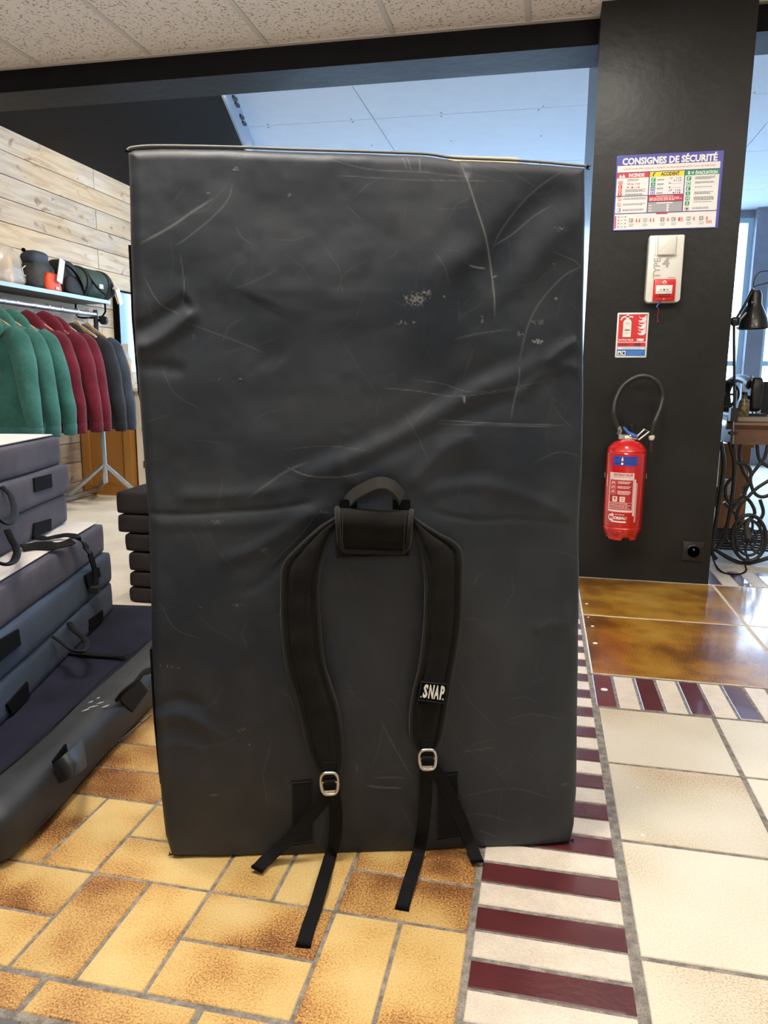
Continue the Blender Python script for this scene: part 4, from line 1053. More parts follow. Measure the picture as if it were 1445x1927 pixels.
specs = [(-22, m_teal, m_tealr, 'teal hoodie at the left edge of the photo, nearest the camera', 'teal hoodies on the rail', 1.0, 1),
         (3, m_teal, m_tealr, 'teal hoodie in the middle of the teal group', 'teal hoodies on the rail', 1.0, 1),
         (27, m_teal, m_tealr, 'teal hoodie hanging right beside the first maroon one', 'teal hoodies on the rail', 1.0, 1),
         (62, m_mar, m_marr, 'maroon hoodie hanging right beside the teal ones', 'maroon hoodies on the rail', 1.0, 1),
         (88, m_mar, m_marr, 'maroon hoodie in the middle of the three maroon ones', 'maroon hoodies on the rail', 1.0, 1),
         (112, m_mar, m_marr, 'maroon hoodie with white lettering down its back', 'maroon hoodies on the rail', 1.0, 1),
         (142, m_char, m_char, 'charcoal hoodie between the lettered maroon one and the slate blue one', 'dark hoodies on the rail', 1.0, .8),
         (163, m_nav, m_nav, 'slate blue hoodie at the far end of the rail', 'dark hoodies on the rail', 1.0, .8)]
hood3 = None
for k, (px, M, Mr, lab, grp, ws, hd) in enumerate(specs):
    y_ = yrail(px)
    hanger(y_, 'wooden hanger carrying the '+lab.replace(' at the left edge of the photo, nearest the camera', ' nearest the camera').replace(' hanging right', '').replace('the lettered maroon one and ', 'maroon and '))
    t = hoodie(y_, M, Mr, lab, grp, seed=k*1.7, hood=hd*[.9,.85,.85,.9,.95,.8,.8,.8][k], wsc=.88, drop=.0 if k < 6 else .01, yaw=[-.10, .02, .12, -.12, .10, 0, .05, .0][k], length=.625)
    if k == 5: hood3 = t
def hf(u, v, lay): return Vector((-.115+.055*u, -.066-lay*.0012, -.62+.34*v))
pr = Print(hf)
for q_, ch in enumerate('COURL'): pr.text(ch, .1, .10+q_*.17, .95, .10+q_*.17+.13, (.85, .82, .80), 2, .03, rot=True)
pr.build('back_print', hood3)

# ------------------------------------------------------------------ things on the shelf
zs_ = zsh+.012
def ysf(px): return atX(px, 520+px*.2, -3.1).y
# clear bag with tan goods
def lumpy(name, M, c, r, parent=None, fn=None, noise=.12, n=24, k=16):
    o = MB().ell(c, r, n, k, noise=noise, fn=fn).build(name, M, parent, smooth=True); return o
def boxy(p_, e=.6):
    return p_
m_pack = mat('dark_grey_ripstop', (.040, .040, .042), .7, var=.2, vscale=20); m_packn = mat('navy_ripstop', (.030, .038, .065), .7, var=.2, vscale=20)
m_org = mat('orange_fabric', (.75, .075, .012), .6); m_green = mat('forest_green_canvas', (.030, .060, .045), .75, var=.25, vscale=10); m_blk = mat('black_bag_fabric', (.010, .010, .012), .75, var=.3, vscale=14)
def sq(P, e=.55):
    """superellipsoid: push a unit-ish point towards a box"""
    return Vector([math.copysign(abs(c)**e, c) for c in P])
def sblock(c, r, e=.55, taper=0, n=28, k=18, lean=0):
    mb = MB(); vs = []; fs = []
    for i in range(k+1):
        a = PI*i/k
        for j in range(n):
            b = 2*PI*j/n; p_ = sq((math.sin(a)*math.cos(b), math.sin(a)*math.sin(b), math.cos(a)), e)
            s_ = 1-taper*(p_.z+1)/2; wv_ = 1+.03*math.sin(7*p_.x+4*p_.z)+.03*math.sin(6*p_.y+5*p_.z)
            vs.append(Vector((c[0]+p_.x*r[0]*s_*wv_+lean*p_.z, c[1]+p_.y*r[1]*s_*wv_, c[2]+p_.z*r[2])))
    for i in range(k):
        for j in range(n): fs.append((i*n+j, (i+1)*n+j, (i+1)*n+(j+1) % n, i*n+(j+1) % n))
    return mb.add(vs, fs)
y1_ = ysf(75); c1 = Vector((-3.115, y1_, zs_))
bp1 = thing('backpack', c1, 'small grey and navy backpack with an orange pocket, on the shelf', 'backpack')
sblock((0, 0, .095), (.085, .135, .095), .6, .25).build('body', m_pack, bp1, smooth=True)
sblock((0, -.01, .20), (.060, .095, .045), .6, .15).build('rolled_top', m_packn, bp1, smooth=True)
sblock((.068, .035, .060), (.034, .080, .060), .5, .15).build('front_pocket', m_org, bp1, smooth=True)
MB().box((-.002, -.026, -.075), (.002, .026, .075), Matrix.Translation((.116, .075, .135)) @ Matrix.Rotation(-.30, 4, 'X')).build('swing_tag', mat('white_card', (.80, .80, .80), .6), bp1)
MB().box((.100, .035, .020), (.1045, .065, .034)).build('patch_label', mat('white_card', (.80, .80, .80), .6), bp1)
MB().tube([(.02, -.130, .14), (.02, -.16, .12), (.02, -.155, .085), (.02, -.132, .08)], .003, 6).build('side_loop', mat('white_cord', (.7, .7, .7), .6), bp1)
MB().tube([(0, -.105, .235), (0, -.115, .235)], .012, 8).build('top_buckle', m_velcro, bp1)
y2_ = ysf(120); bp2 = thing('backpack', (-3.115, y2_, zs_), 'plain black backpack between the orange-pocketed one and the green bag', 'backpack')
sblock((0, 0, .115), (.088, .115, .115), .62, .2).build('body', m_blk, bp2, smooth=True)
sblock((.07, .02, .07), (.03, .10, .06), .5, .1).build('front_pocket', m_blk, bp2, smooth=True)
MB().tube(smooth_path([(.06, -.09, .20), (.098, -.03, .17), (.105, .05, .10), (.09, .10, .03)], 5), .012, 8, flat=.4).build('shoulder_strap', m_web, bp2, smooth=True)
y3_ = ysf(170); bp3 = thing('duffel_bag', (-3.115, y3_, zs_), 'forest green barrel bag with black straps and paper tags, at the shelf end', 'bag')
cyl = MB(); rg = []
for t in np.linspace(-1, 1, 15):
    rr_s = (1-abs(t)**7)**.5*.104; rg.append([Vector((rr_s*.92*math.cos(a), t*.235, .108+rr_s*math.sin(a)*1.02)) for a in np.linspace(0, 2*PI, 28, endpoint=False)])
cyl.loft(rg).build('body', m_green, bp3, smooth=60)
for yy, nm in ((-.13, 'strap'), (.12, 'strap')):
    ring_pts = [(.100*math.cos(a), yy+.004*math.sin(3*a), .108+.107*math.sin(a)) for a in np.linspace(-1.35, 1.8, 16)]
    ribbon(ring_pts, .042, [Vector((p_[0], 0, p_[2]-.108)).normalized() for p_ in ring_pts], .005).build(nm, m_blk, bp3)
MB().tube(smooth_path([(.085, -.13, .16), (.12, -.06, .07), (.135, .04, .03), (.125, .11, .06), (.10, .13, .13)], 6), .011, 8, flat=.45).build('carry_strap', m_blk, bp3, smooth=True)
MB().box((-.003, -.022, -.014), (.003, .022, .014), Matrix.Translation((.101, .0, .095))).build('patch_label', mat('white_card', (.80, .80, .80), .6), bp3)
MB().box((-.002, -.022, -.06), (.002, .022, .06), Matrix.Translation((.118, .16, .055)) @ Matrix.Rotation(.5, 4, 'X')).build('swing_tag', mat('kraft_card', (.42, .34, .26), .7), bp3)
MB().box((-.002, -.025, -.055), (.002, .025, .055), Matrix.Translation((.124, .185, .045)) @ Matrix.Rotation(.45, 4, 'X')).build('swing_tag', mat('white_card', (.80, .80, .80), .6), bp3)
y0_ = ysf(8); cb = thing('plastic_bag', (-3.115, y0_, zs_), 'clear plastic bag with tan straps inside, at the shelf left end', 'plastic bag')
m_plast = mat('milky_plastic_film', (.80, .72, .58), .25, alpha=.35, coat=.4); m_tan = mat('tan_webbing', (.62, .36, .12), .7, var=.2, vscale=15)
sblock((0, 0, .115), (.075, .19, .125), .7, .35).build('film', m_plast, cb, smooth=True)
for dy in (-.08, .03): sblock((.01, dy, .095), (.035, .030, .085), .6, .2).build('contents', m_tan, cb, smooth=True)

# ------------------------------------------------------------------ cabinet and what is around it
m_amber = mat('amber_varnished_pine', (.36, .17, .035), .42, var=.22, vscale=3, stretch=(1, 1, .15), bump=.1, bscale=40, coat=.2)
m_amber2 = mat('deep_amber_varnished_pine', (.30, .13, .022), .42, var=.22, vscale=3, stretch=(1, 1, .15), bump=.1, bscale=40, coat=.2)
xc0, xc1, yc_ = -3.235, atY(249, 900, 4.77).x, 4.77
cab = thing('wooden_cabinet', ((xc0+xc1)/2, yc_+.28, 0), 'amber varnished wooden cabinet against the plank wall behind the rack', 'cabinet')
ztop = atY(247, 731, yc_).z
def cbx(a, b, M, nm): return keep(MB().box(a, b).build(nm, M), cab)
cbx((xc0, yc_+.012, .0), (xc1, yc_+.56, ztop-.03), m_amber2, 'carcass')
cbx((xc0, yc_, .0), (xc0+.06, yc_+.014, ztop-.03), m_amber, 'stile'); cbx((xc1-.055, yc_, .0), (xc1, yc_+.014, ztop-.03), m_amber, 'stile')
cbx((xc0+.06, yc_, ztop-.10), (xc1-.055, yc_+.014, ztop-.03), m_amber, 'top_rail'); cbx((xc0+.06, yc_, .0), (xc1-.055, yc_+.014, .07), m_amber2, 'bottom_rail')
cbx((xc0, yc_-.015, ztop-.03), (xc1+.015, yc_+.57, ztop), m_amber, 'top_board')
m_wood2 = mat('whitewashed_board', (.66, .60, .50), .7, var=.12, vscale=9, stretch=(1, 1, .2))
xb0, xb1 = xc1+.02, xc1+.22
pn = thing('whitewashed_crate', ((xb0+xb1)/2, 4.95, 0), 'whitewashed slotted wooden crate standing beside the amber cabinet', 'crate')
keep(MB().box((xb0, 4.82, .0), (xb1, 5.10, ztop-.02)).build('panel', m_wood2), pn)
sl_m = mat('dark_slot', (.03, .02, .015), .9)
for zz, hh_ in ((.20, .05), (.46, .03), (.60, .03)): keep(MB().box((xb0+.045, 4.817, zz), (xb0+.053, 4.822, zz+hh_)).build('slot', sl_m), pn)
keep(MB().box((xb0, 4.80, ztop-.02), (xb1, 5.10, ztop)).build('top_board', m_wood2), pn)
def pouch_bag(px, w_, h_, label, tan):
    x_ = atY(px, 700, 4.86).x
    t = thing('plastic_bag', (x_, 4.88, ztop), label, 'plastic bag')
    sblock((0, 0, h_/2), (w_/2, .05, h_/2), .55, .1).build('film', m_plast, t, smooth=True)
    if tan: sblock((.0, -.005, h_*.36), (w_*.30, .035, h_*.33), .6, .2).build('contents', m_tan, t, smooth=True)
    MB().box((-w_*.42, -.052, h_*.80), (w_*.42, -.048, h_*.99)).build('header_card', mat('white_card', (.80, .80, .80), .6), t)
    MB().box((-.012, -.054, h_*.92), (.012, -.053, h_*.935)).build('hang_slot', m_velcro, t)
pouch_bag(211, .085, .27, 'pale plastic pouch beside the slate blue sleeve, on the amber cabinet', False)
pouch_bag(235, .13, .31, 'clear pouch with tan goods leaning by the mirror, on the amber cabinet', True)
ym0 = atX(221, 545, -3.20).y; zm1 = atX(221, 545, -3.20).z
mr_ = thing('wall_mirror', (-3.21, ym0+.35, 1.3), 'tall thin-framed mirror on the plank wall beyond the shelf', 'mirror')
keep(MB().box((-3.215, ym0+.012, ztop+.12), (-3.205, ym0+.9, zm1-.012)).build('glass', mat('mirror_glass', (.72, .80, .82), .08, metal=1)), mr_)
fm = MB(); 
keep(MB().box((-3.245, ym0, ztop+.10), (-3.20, ym0+.014, zm1)).build('frame', m_velcro), mr_); keep(MB().box((-3.245, ym0+.014, zm1-.014), (-3.20, ym0+.9, zm1)).build('frame', m_velcro), mr_)

# ------------------------------------------------------------------ on the pillar
YP = 3.248
def P_(px, py, off=0.0): return atY(px, py, YP-off)
def wallfn(x0, z0, x1, z1, off):
    def fn(u, v, lay): return Vector((x0+(x1-x0)*u, YP-off-lay*.0005, z0+(z1-z0)*v))
    return fn
BLUE, WHT, RED, GRN, YEL, NAVY, GRY, INK = (.055,.06,.42), (.82,.82,.80), (.62,.025,.03), (.01,.30,.13), (.88,.68,.01), (.02,.02,.22), (.36,.37,.38), (.03,.03,.05)
a, b, c, d = P_(1161, 294), P_(1362, 283), P_(1152, 436), P_(1350, 428)
x0, x1, z1, z0 = (a.x+c.x)/2, (b.x+d.x)/2, (a.z+b.z)/2, (c.z+d.z)/2
ps = thing('safety_poster', ((x0+x1)/2, YP-.004, (z0+z1)/2), 'blue bordered white safety instruction board at the top of the black pillar', 'poster')
keep(MB().box((x0, YP-.004, z0), (x1, YP, z1)).build('board', mat('printed_plate_blue', (.06, .065, .42), .35)), ps)
pr = Print(wallfn(x0, z0, x1, z1, .004))
pr.rect(.012, .012, .975, .79-.0, WHT, 1)
pr.rect(.012, .775, .975, .862, WHT, 2)
pr.text('CONSIGNES DE SÉCURITÉ', .055, .868, .945, .985, WHT, 3, .045)
pr.text("LORS DE VOTRE APPEL, INDIQUEZ : L'ENDROIT OÙ VOUS VOUS TROUVEZ ET UN N° DE TÉLÉPHONE", .07, .80, .93, .832, RED, 3)
pr.rect(.012, .765, .975, .775, NAVY, 2)
# columns
for u in (.322, .655): pr.rect(u-.004, .228, u+.004, .775, NAVY, 3)
pr.rect(.012, .223, .975, .232, NAVY, 3); pr.rect(.012, .455, .322, .463, NAVY, 3)
pr.rect(.012, .70, .318, .765, RED, 2); pr.text('INCENDIE', .125, .708, .275, .757, WHT, 3, .04); pr.poly([(.03,.705),(.045,.75),(.06,.71),(.075,.755),(.095,.705)], WHT, 3)
pr.rect(.326, .70, .651, .765, YEL, 2); pr.text('ACCIDENT', .43, .708, .605, .757, INK, 3, .04); pr.poly([(.352,.708),(.362,.705),(.366,.735),(.385,.752),(.378,.76),(.356,.742)], INK, 3)
pr.rect(.659, .70, .975, .765, GRN, 2); pr.text('ÉVACUATION', .755, .706, .955, .76, WHT, 3, .04); pr.rect(.685, .71, .70, .755, WHT, 3); pr.rect(.715, .726, .74, .738, WHT, 3); pr.rect(.724, .712, .731, .752, WHT, 3)
def icon(u, v, w_, h_, col, kind=0):
    pr.rect(u, v, u+w_, v+h_, col, 2)
    if kind == 0: pr.poly([(u+w_*.2, v+h_*.15), (u+w_*.55, v+h_*.2), (u+w_*.45, v+h_*.6), (u+w_*.8, v+h_*.85), (u+w_*.3, v+h_*.8)], WHT, 3)
    if kind == 1: pr.rect(u+w_*.2, v+h_*.15, u+w_*.35, v+h_*.85, WHT, 3); pr.rect(u+w_*.65, v+h_*.15, u+w_*.8, v+h_*.85, WHT, 3); pr.rect(u+w_*.35, v+h_*.42, u+w_*.65, v+h_*.58, WHT, 3)
    if kind == 2: pr.disc(u+w_*.5, v+h_*.72, w_*.13, h_*.13, WHT, 3, 8); pr.poly([(u+w_*.25, v+h_*.15), (u+w_*.45, v+h_*.6), (u+w_*.6, v+h_*.55), (u+w_*.8, v+h_*.15), (u+w_*.5, v+h_*.35)], WHT, 3)
    if kind == 3: pr.rect(u+w_*.15, v+h_*.12, u+w_*.85, v+h_*.88, WHT, 3); pr.rect(u+w_*.32, v+h_*.3, u+w_*.68, v+h_*.7, col, 4)
for k, kd in enumerate((1, 0, 1, 2)): icon(.03, .628-.052*k-.012, .038, .044, RED, kd)
pr.lines(.115, .24, (.675, .658), .007, INK)
pr.text('18 ou 112', .115, .607, .235, .632, RED, 3, .02); pr.text('114', .19, .560, .235, .585, RED, 3, .02); pr.disc(.165, .572, .010, .013, RED, 3, 8); pr.rect(.115, .566, .13, .582, RED, 3)
pr.lines(.10, .30, (.54, .527, .514), .006, INK); pr.lines(.10, .30, (.482, .470), .006, INK)
for k in range(3):
    v = .425-.075*k
    if k < 2: pr.disc(.048, v, .019, .028, RED, 2, 14); pr.disc(.048, v, .0145, .022, WHT, 3, 14); pr.poly([(.036, v+.016), (.040, v+.020), (.060, v-.016), (.056, v-.020)], RED, 4)
    else: pr.rect(.032, v-.026, .066, v+.026, (.25, .28, .5), 2); pr.rect(.036, v-.02, .050, v+.02, WHT, 3)
    pr.lines(.085, .30, (v+.004, v-.012), .006, INK)
for k, (cl, kd) in enumerate(((GRN, 0), (GRN, 2), ((.02,.10,.40), 1), ((.02,.10,.40), 3))):
    v = .635-.058*k; icon(.342, v, .042, .050, cl, kd); pr.lines(.40, .465, (v+.026, v+.014), .006, INK)
pr.text('15 · 112', .515, .660, .625, .684, (.25,.25,.3), 3, .02); pr.text('114', .575, .628, .625, .652, (.25,.25,.3), 3, .02); pr.disc(.560, .64, .007, .010, (.25,.25,.3), 3, 8)
pr.text('17 · 112', .515, .500, .625, .524, NAVY, 3, .02); pr.text('114', .575, .468, .625, .492, NAVY, 3, .02); pr.disc(.560, .48, .007, .010, NAVY, 3, 8)
for v in (.60, .545): pr.rect(.535, v, .63, v+.002, INK, 3); pr.disc(.520, v+.008, .007, .009, NAVY, 3, 8)
pr.rect(.326, .375, .651, .455, RED, 2); pr.lines(.40, .58, (.437,), .009, WHT, 3); pr.lines(.335, .64, (.418, .400, .385), .008, WHT, 3); pr.rect(.326, .455, .651, .463, NAVY, 3)
pr.rect(.326, .232, .651, .375, GRY, 2); pr.rect(.326, .367, .651, .375, NAVY, 3); pr.rect(.405, .345, .56, .360, WHT, 3)
for k in range(3): pr.rect(.335, .318-.035*k, .365, .328-.035*k, WHT, 3); pr.disc(.515, .320-.035*k, .012, .014, WHT, 3, 10)
for k, kd in enumerate((0, 3, 0, 2, 1, 2)):
    v = .640-.065*k; icon(.675, v-.008, .042, .052, GRN, kd)
    pr.lines(.755, .94, [v+.030-.013*q_ for q_ in range([3, 2, 1, 3, 4, 1][k])], .006, INK)
pr.disc(.697, .262, .022, .030, RED, 2, 16); pr.disc(.697, .262, .017, .024, WHT, 3, 16); pr.rect(.688, .250, .706, .275, INK, 4); pr.lines(.745, .93, (.272, .257), .006, INK)
pr.rect(.41, .205, .52, .220, RED, 3)
for k in range(4): pr.disc(.05, .185-.045*k, .006, .010, RED, 3, 8); pr.rect(.070, .183-.045*k, .095, .187-.045*k, INK, 3); pr.rect(.110, .180-.045*k, .125, .189-.045*k, INK, 3)
pr.rect(.016, .03, .028, .20, RED, 3)
for u, kd in ((.155, 0), (.29, 3), (.455, 2), (.56, 0), (.70, 1), (.82, 2)):
    icon(u, .105, .038, .055, (.30, .31, .30), kd); pr.rect(u+.050, .128, u+.060, .134, RED, 3)
    pr.lines(u, u+.05, (.08, .066, .052), .006, (.30, .31, .30))
    for w2 in ((.072,) if u > .4 else (.072, .10)): pr.disc(u+w2, .145, .006, .010, RED, 3, 8); pr.rect(u+w2-.006, .108, u+w2+.006, .132, RED, 3)
pr.lines(.625, .675, (.145, .13, .115, .10), .008, RED); pr.lines(.885, .945, (.092, .078, .064), .008, RED)
keep(pr.build('print', None), ps)

# call point box
m_alarm = mat('white_plastic', (.78, .78, .72), .35, coat=.2)
a, b, c, d = P_(1219, 446, .02), P_(1286, 443, .02), P_(1214, 570, .02), P_(1278, 570, .02)
x0, x1, z1, z0 = (a.x+c.x)/2, (b.x+d.x)/2, (a.z+b.z)/2, (c.z+d.z)/2; W_, H_ = x1-x0, z1-z0
al = thing('fire_alarm_box', ((x0+x1)/2, YP-.02, (z0+z1)/2), 'white alarm box with a red call point and grey TYPE 4 lettering, on the pillar', 'fire alarm')
def rrect(x0, z0, x1, z1, r, n=6, rt=None):
    out_ = []
    for (cx_, cz_, a0, r_2) in ((x1-r, z0+r, -PI/2, r), (x1-(rt or r), z1-(rt or r), 0, rt or r), (x0+(rt or r), z1-(rt or r), PI/2, rt or r), (x0+r, z0+r, PI, r)):
        for k in range(n+1): out_.append((cx_+r_2*math.cos(a0+k*PI/2/n), cz_+r_2*math.sin(a0+k*PI/2/n)))
    return out_
def slab(x0, z0, x1, z1, r, y_back, th, M, name, parent, rt=None, ch=.003):
    o1 = rrect(x0, z0, x1, z1, r, rt=rt); cx_, cz_ = (x0+x1)/2, (z0+z1)/2
    rg = [[Vector((x, y_back, z)) for x, z in o1], [Vector((x, y_back-th+ch, z)) for x, z in o1],
          [Vector((cx_+(x-cx_)*(1-2*ch/(x1-x0)), y_back-th, cz_+(z-cz_)*(1-2*ch/(z1-z0)))) for x, z in o1]]
    return keep(MB().loft(rg).build(name, M, smooth=40), parent)
slab(x0, z0, x1, z1, .016, YP, .045, m_alarm, 'housing', al, rt=.006)
slab(x0+W_*.24, z0+H_*.70, x0+W_*.76, z1-.004, .004, YP-.044, .016, m_alarm, 'sounder_cover', al)
keep(MB().box((x0+W_*.17, YP-.0475, z0+H_*.70), (x0+W_*.20, YP-.044, z1-.012)).build('groove', m_alarm), al)
keep(MB().box((x0+W_*.80, YP-.0475, z0+H_*.70), (x0+W_*.83, YP-.044, z1-.012)).build('groove', m_alarm), al)
m_redp = mat('red_plastic', (.60, .015, .015), .3, coat=.3)
slab(x0+W_*.20, z0+H_*.015, x0+W_*.83, z0+H_*.345, .003, YP-.044, .012, m_redp, 'call_point', al)
slab(x0+W_*.27, z0+H_*.12, x0+W_*.74, z0+H_*.25, .002, YP-.055, .005, m_alarm, 'press_plate', al, ch=.001)
keep(MB().box((x0+W_*.33, YP-.061, z0+H_*.085), (x0+W_*.68, YP-.055, z0+H_*.108)).build('hinge', mat('dark_red_plastic', (.25, .01, .01), .4)), al)
pr = Print(wallfn(x0, z0, x1, z1, .0455)); g_ = (.40, .40, .37)
pr.text('TYPE', .17, .36, .36, .665, g_, 1, .02, rot=True); pr.text('4', .42, .52, .62, .665, g_, 1, .04)
pr.lines(.60, .82, (.365,), .008, (.1, .15, .35), 1)
keep(pr.build('print', None), al)
pr = Print(wallfn(x0, z0, x1, z1, .0605)); pr.disc(.505, .182, .028, .014, INK, 1, 12); pr.poly([(.38,.182),(.42,.190),(.44,.182),(.42,.174)], INK, 1); pr.poly([(.57,.182),(.59,.190),(.63,.182),(.59,.174)], INK, 1); pr.lines(.33, .68, (.150,), .006, GRY, 1)
keep(pr.build('plate_print', None), al)
pr = Print(wallfn(x0, z0, x1, z1, .0565)); pr.disc(.51, .295, .055, .028, WHT, 1, 14); pr.poly([(.48,.28),(.50,.31),(.53,.285),(.55,.30),(.53,.272)], RED, 2); pr.disc(.52, .045, .02, .010, WHT, 1, 8)
keep(pr.build('flame_mark', None), al)
lk = thing('seal_tag', P_(1237, 573, .03), 'small blue and dark red seal hanging under the white alarm box', 'seal')
q_ = P_(1237, 573, .03)
keep(MB().tube([P_(1243, 567, .045), P_(1238, 573, .045), P_(1235, 578, .045)], .003, 6).build('clip', mat('blue_plastic', (.04, .13, .5), .4)), lk)
keep(MB().tube(smooth_path([P_(1236, 577, .045), P_(1239, 585, .045), P_(1237, 595, .045), P_(1238, 606, .045)], 4), [.002]*12+[.004], 6).build('cord', mat('dark_red_cord', (.18, .01, .03), .5)), lk)

# extinguisher sign
a, b, c, d = P_(1162, 589), P_(1221, 588), P_(1157, 672), P_(1216, 674)
x0, x1, z1, z0 = (a.x+c.x)/2, (b.x+d.x)/2, (a.z+b.z)/2, (c.z+d.z)/2
sg_ = thing('extinguisher_sign', ((x0+x1)/2, YP-.003, (z0+z1)/2), 'red, white and blue extinguisher sign on the pillar above the hose', 'sign')
slab(x0, z0, x1, z1, .004, YP, .003, mat('white_sign_plate', (.80, .80, .80), .35), 'plate', sg_, ch=.0006)
pr = Print(wallfn(x0, z0, x1, z1, .003))
pr.rect(.05, .355, .95, .965, RED, 1)
pr.poly([(.20,.46),(.46,.46),(.46,.80),(.41,.85),(.36,.86),(.30,.86),(.24,.84),(.20,.80)], WHT, 2); pr.rect(.28, .86, .38, .885, WHT, 2)
pr.poly([(.10,.84),(.14,.90),(.22,.93),(.34,.93),(.50,.92),(.50,.89),(.38,.90),(.22,.895),(.17,.87),(.14,.83)], WHT, 2); pr.rect(.29, .885, .37, .955, WHT, 2)
pr.rect(.27, .745, .40, .775, RED, 3); pr.rect(.275, .75, .395, .77, WHT, 4); pr.poly([(.22,.62),(.27,.58),(.27,.66)], YEL, 3); pr.lines(.27, .43, (.62, .60), .012, INK, 3); pr.lines(.24, .43, (.56, .54), .006, GRY, 3)
for vv in (.84, .70, .56):
    pr.poly([(.68,vv+.10),(.74,vv+.04),(.86,vv+.06),(.92,vv+.12),(.93,vv-.01),(.86,vv-.06),(.74,vv-.06),(.66,vv-.01),(.76,vv-.015),(.82,vv+.02),(.72,vv+.03)], WHT, 2)
pr.text('EXTINCTEUR', .08, .375, .56, .415, WHT, 2, .03); pr.rect(.66, .37, .88, .425, WHT, 2); pr.disc(.70, .397, .02, .012, RED, 3, 8)
pr.rect(.05, .25, .95, .335, RED, 1); pr.text('CLASSES :', .07, .27, .43, .305, INK, 2, .03); pr.text('AB', .58, .26, .80, .325, INK, 2, .04)
pr.rect(.05, .04, .95, .235, (.01, .16, .55), 1); pr.rect(.06, .185, .94, .228, WHT, 2); pr.text("À N'UTILISER QUE SUR FEU", .20, .192, .80, .218, (.01, .16, .55), 3)
pr.rect(.07, .055, .19, .15, WHT, 2); pr.rect(.21, .055, .33, .15, WHT, 2); pr.poly([(.09,.07),(.13,.13),(.17,.07)], INK, 3); pr.disc(.27, .10, .04, .03, INK, 3, 8); pr.lines(.37, .90, (.13, .10, .07), .008, (.25, .45, .8), 2)
keep(pr.build('print', None), sg_)

# fire extinguisher
YE = 3.148; cx0 = (atY(1142, 850, YE).x+atY(1217, 850, YE).x)/2; R_ = (atY(1217, 850, YE).x-atY(1142, 850, YE).x)/2
zt2 = atY(1180, 829, YE).z; zb2 = atY(1176, 1012, YE).z; zs2 = atY(1180, 848, YE).z; zl2 = atY(1170, 990, YE).z
ex = thing('fire_extinguisher', (cx0, YE, zb2), 'red fire extinguisher with white label and black hose, hung on the pillar', 'fire extinguisher')
m_exr = mat('red_gloss_enamel', (.55, .012, .012), .22, coat=.6, var=.06, vscale=5)
prof = [(R_*.55, zb2+.020), (R_*.80, zb2+.012), (R_*.90, zb2+.020), (R_*.985, zl2), (R_*.955, zl2+.004), (R_, zl2+.010), (R_, zs2-.008), (R_*.96, zs2-.004), (R_*.985, zs2+.001), (R_*.90, zs2+.016), (R_*.68, zs2+.034), (R_*.40, zt2+.002), (R_*.30, zt2+.006)]
mb = MB(); mb.lathe(prof, 48, (cx0, YE, 0)); keep(mb.build('cylinder', m_exr, smooth=35), ex)
mb = MB(); n = 48; r0, r1 = R_*.93, R_*.80; vs = []
for k in range(n):
    a = 2*PI*k/n; low = zb2 + (.012 if (k % 12) in (0, 1, 2, 3) else 0); rr_k = r1 if low > zb2 else r1*.98
    for (r_q, z_q) in ((r0, zl2-.002), (rr_k, low), (rr_k-.008, low+.001), (r0-.012, zl2-.004)): vs.append(Vector((cx0+r_q*math.cos(a), YE+r_q*math.sin(a), z_q)))
fs = [(4*k+j, 4*k+(j+1) % 4, 4*((k+1) % n)+(j+1) % 4, 4*((k+1) % n)+j) for k in range(n) for j in range(4)]
keep(mb.add(vs, fs).build('foot_ring', m_exr, smooth=35), ex)
AF = math.atan2(0-YE, 0-cx0)      # azimuth that faces the camera
def cylfn(u, v, lay):
    a = AF+(u-.5)*2.9; r_q = R_+.0006+lay*.0004; return Vector((cx0+r_q*math.cos(a), YE+r_q*math.sin(a), zb2+(zs2-zb2)*v))
pr = Print(cylfn)
class CP(Print):
    pass
def crect(u0, v0, u1, v1, col, lay=1): pr.rect(u0, v0, u1, v1, col, lay, max(1, int(abs(u1-u0)*40)))
BL2 = (.02, .07, .50)
crect(.27, .85, .70, .955, BL2, 1); crect(.41, .855, .465, .95, INK, 2)
pr.disc(.437, .917, .018, .020, WHT, 3, 10); pr.rect(.42, .86, .455, .885, WHT, 3); pr.rect(.43, .938, .445, .948, WHT, 3)
pr.text('EAU', .31, .925, .37, .945, INK, 2, .03); pr.text('+', .33, .895, .35, .912, INK, 2, .03); pr.text('ADDITIF', .28, .862, .40, .882, INK, 2, .03); pr.lines(.48, .68, (.935, .913, .891, .869), .010, INK, 2)
PK = (.78, .60, .58)
crect(.215, .33, .66, .77, PK, 1); crect(.235, .355, .645, .69, (.42, .02, .02), 2)
pr.text('EXTINCTEUR', .30, .735, .64, .760, (.35, .05, .06), 2, .04); pr.lines(.31, .62, (.722,), .006, (.4, .15, .15), 2)
crect(.25, .52, .36, .68, (.50, .10, .10), 3)
for k in range(3): pr.poly([(.265, .535+.05*k), (.30, .560+.05*k), (.345, .545+.05*k), (.31, .572+.05*k), (.27, .558+.05*k)], PK, 4)
pr.lines(.385, .63, (.665, .650), .010, PK, 3); pr.lines(.385, .62, (.612, .597), .010, PK, 3); pr.lines(.385, .61, (.560, .545, .530), .010, PK, 3)
crect(.30, .445, .39, .505, PK, 3); crect(.43, .445, .52, .505, PK, 3); pr.disc(.345, .482, .018, .016, (.4, .1, .1), 4, 10); pr.disc(.475, .478, .022, .018, (.4, .1, .1), 4, 10); pr.disc(.475, .478, .014, .011, PK, 5, 10)
crect(.235, .435, .645, .439, PK, 3); pr.lines(.245, .635, (.420, .402, .384, .366), .008, PK, 3)
crect(.665, .29, .70, .70, PK, 1); crect(.70, .22, .735, .66, (.70, .30, .28), 1); crect(.12, .60, .165, .74, (.68, .30, .28), 1)
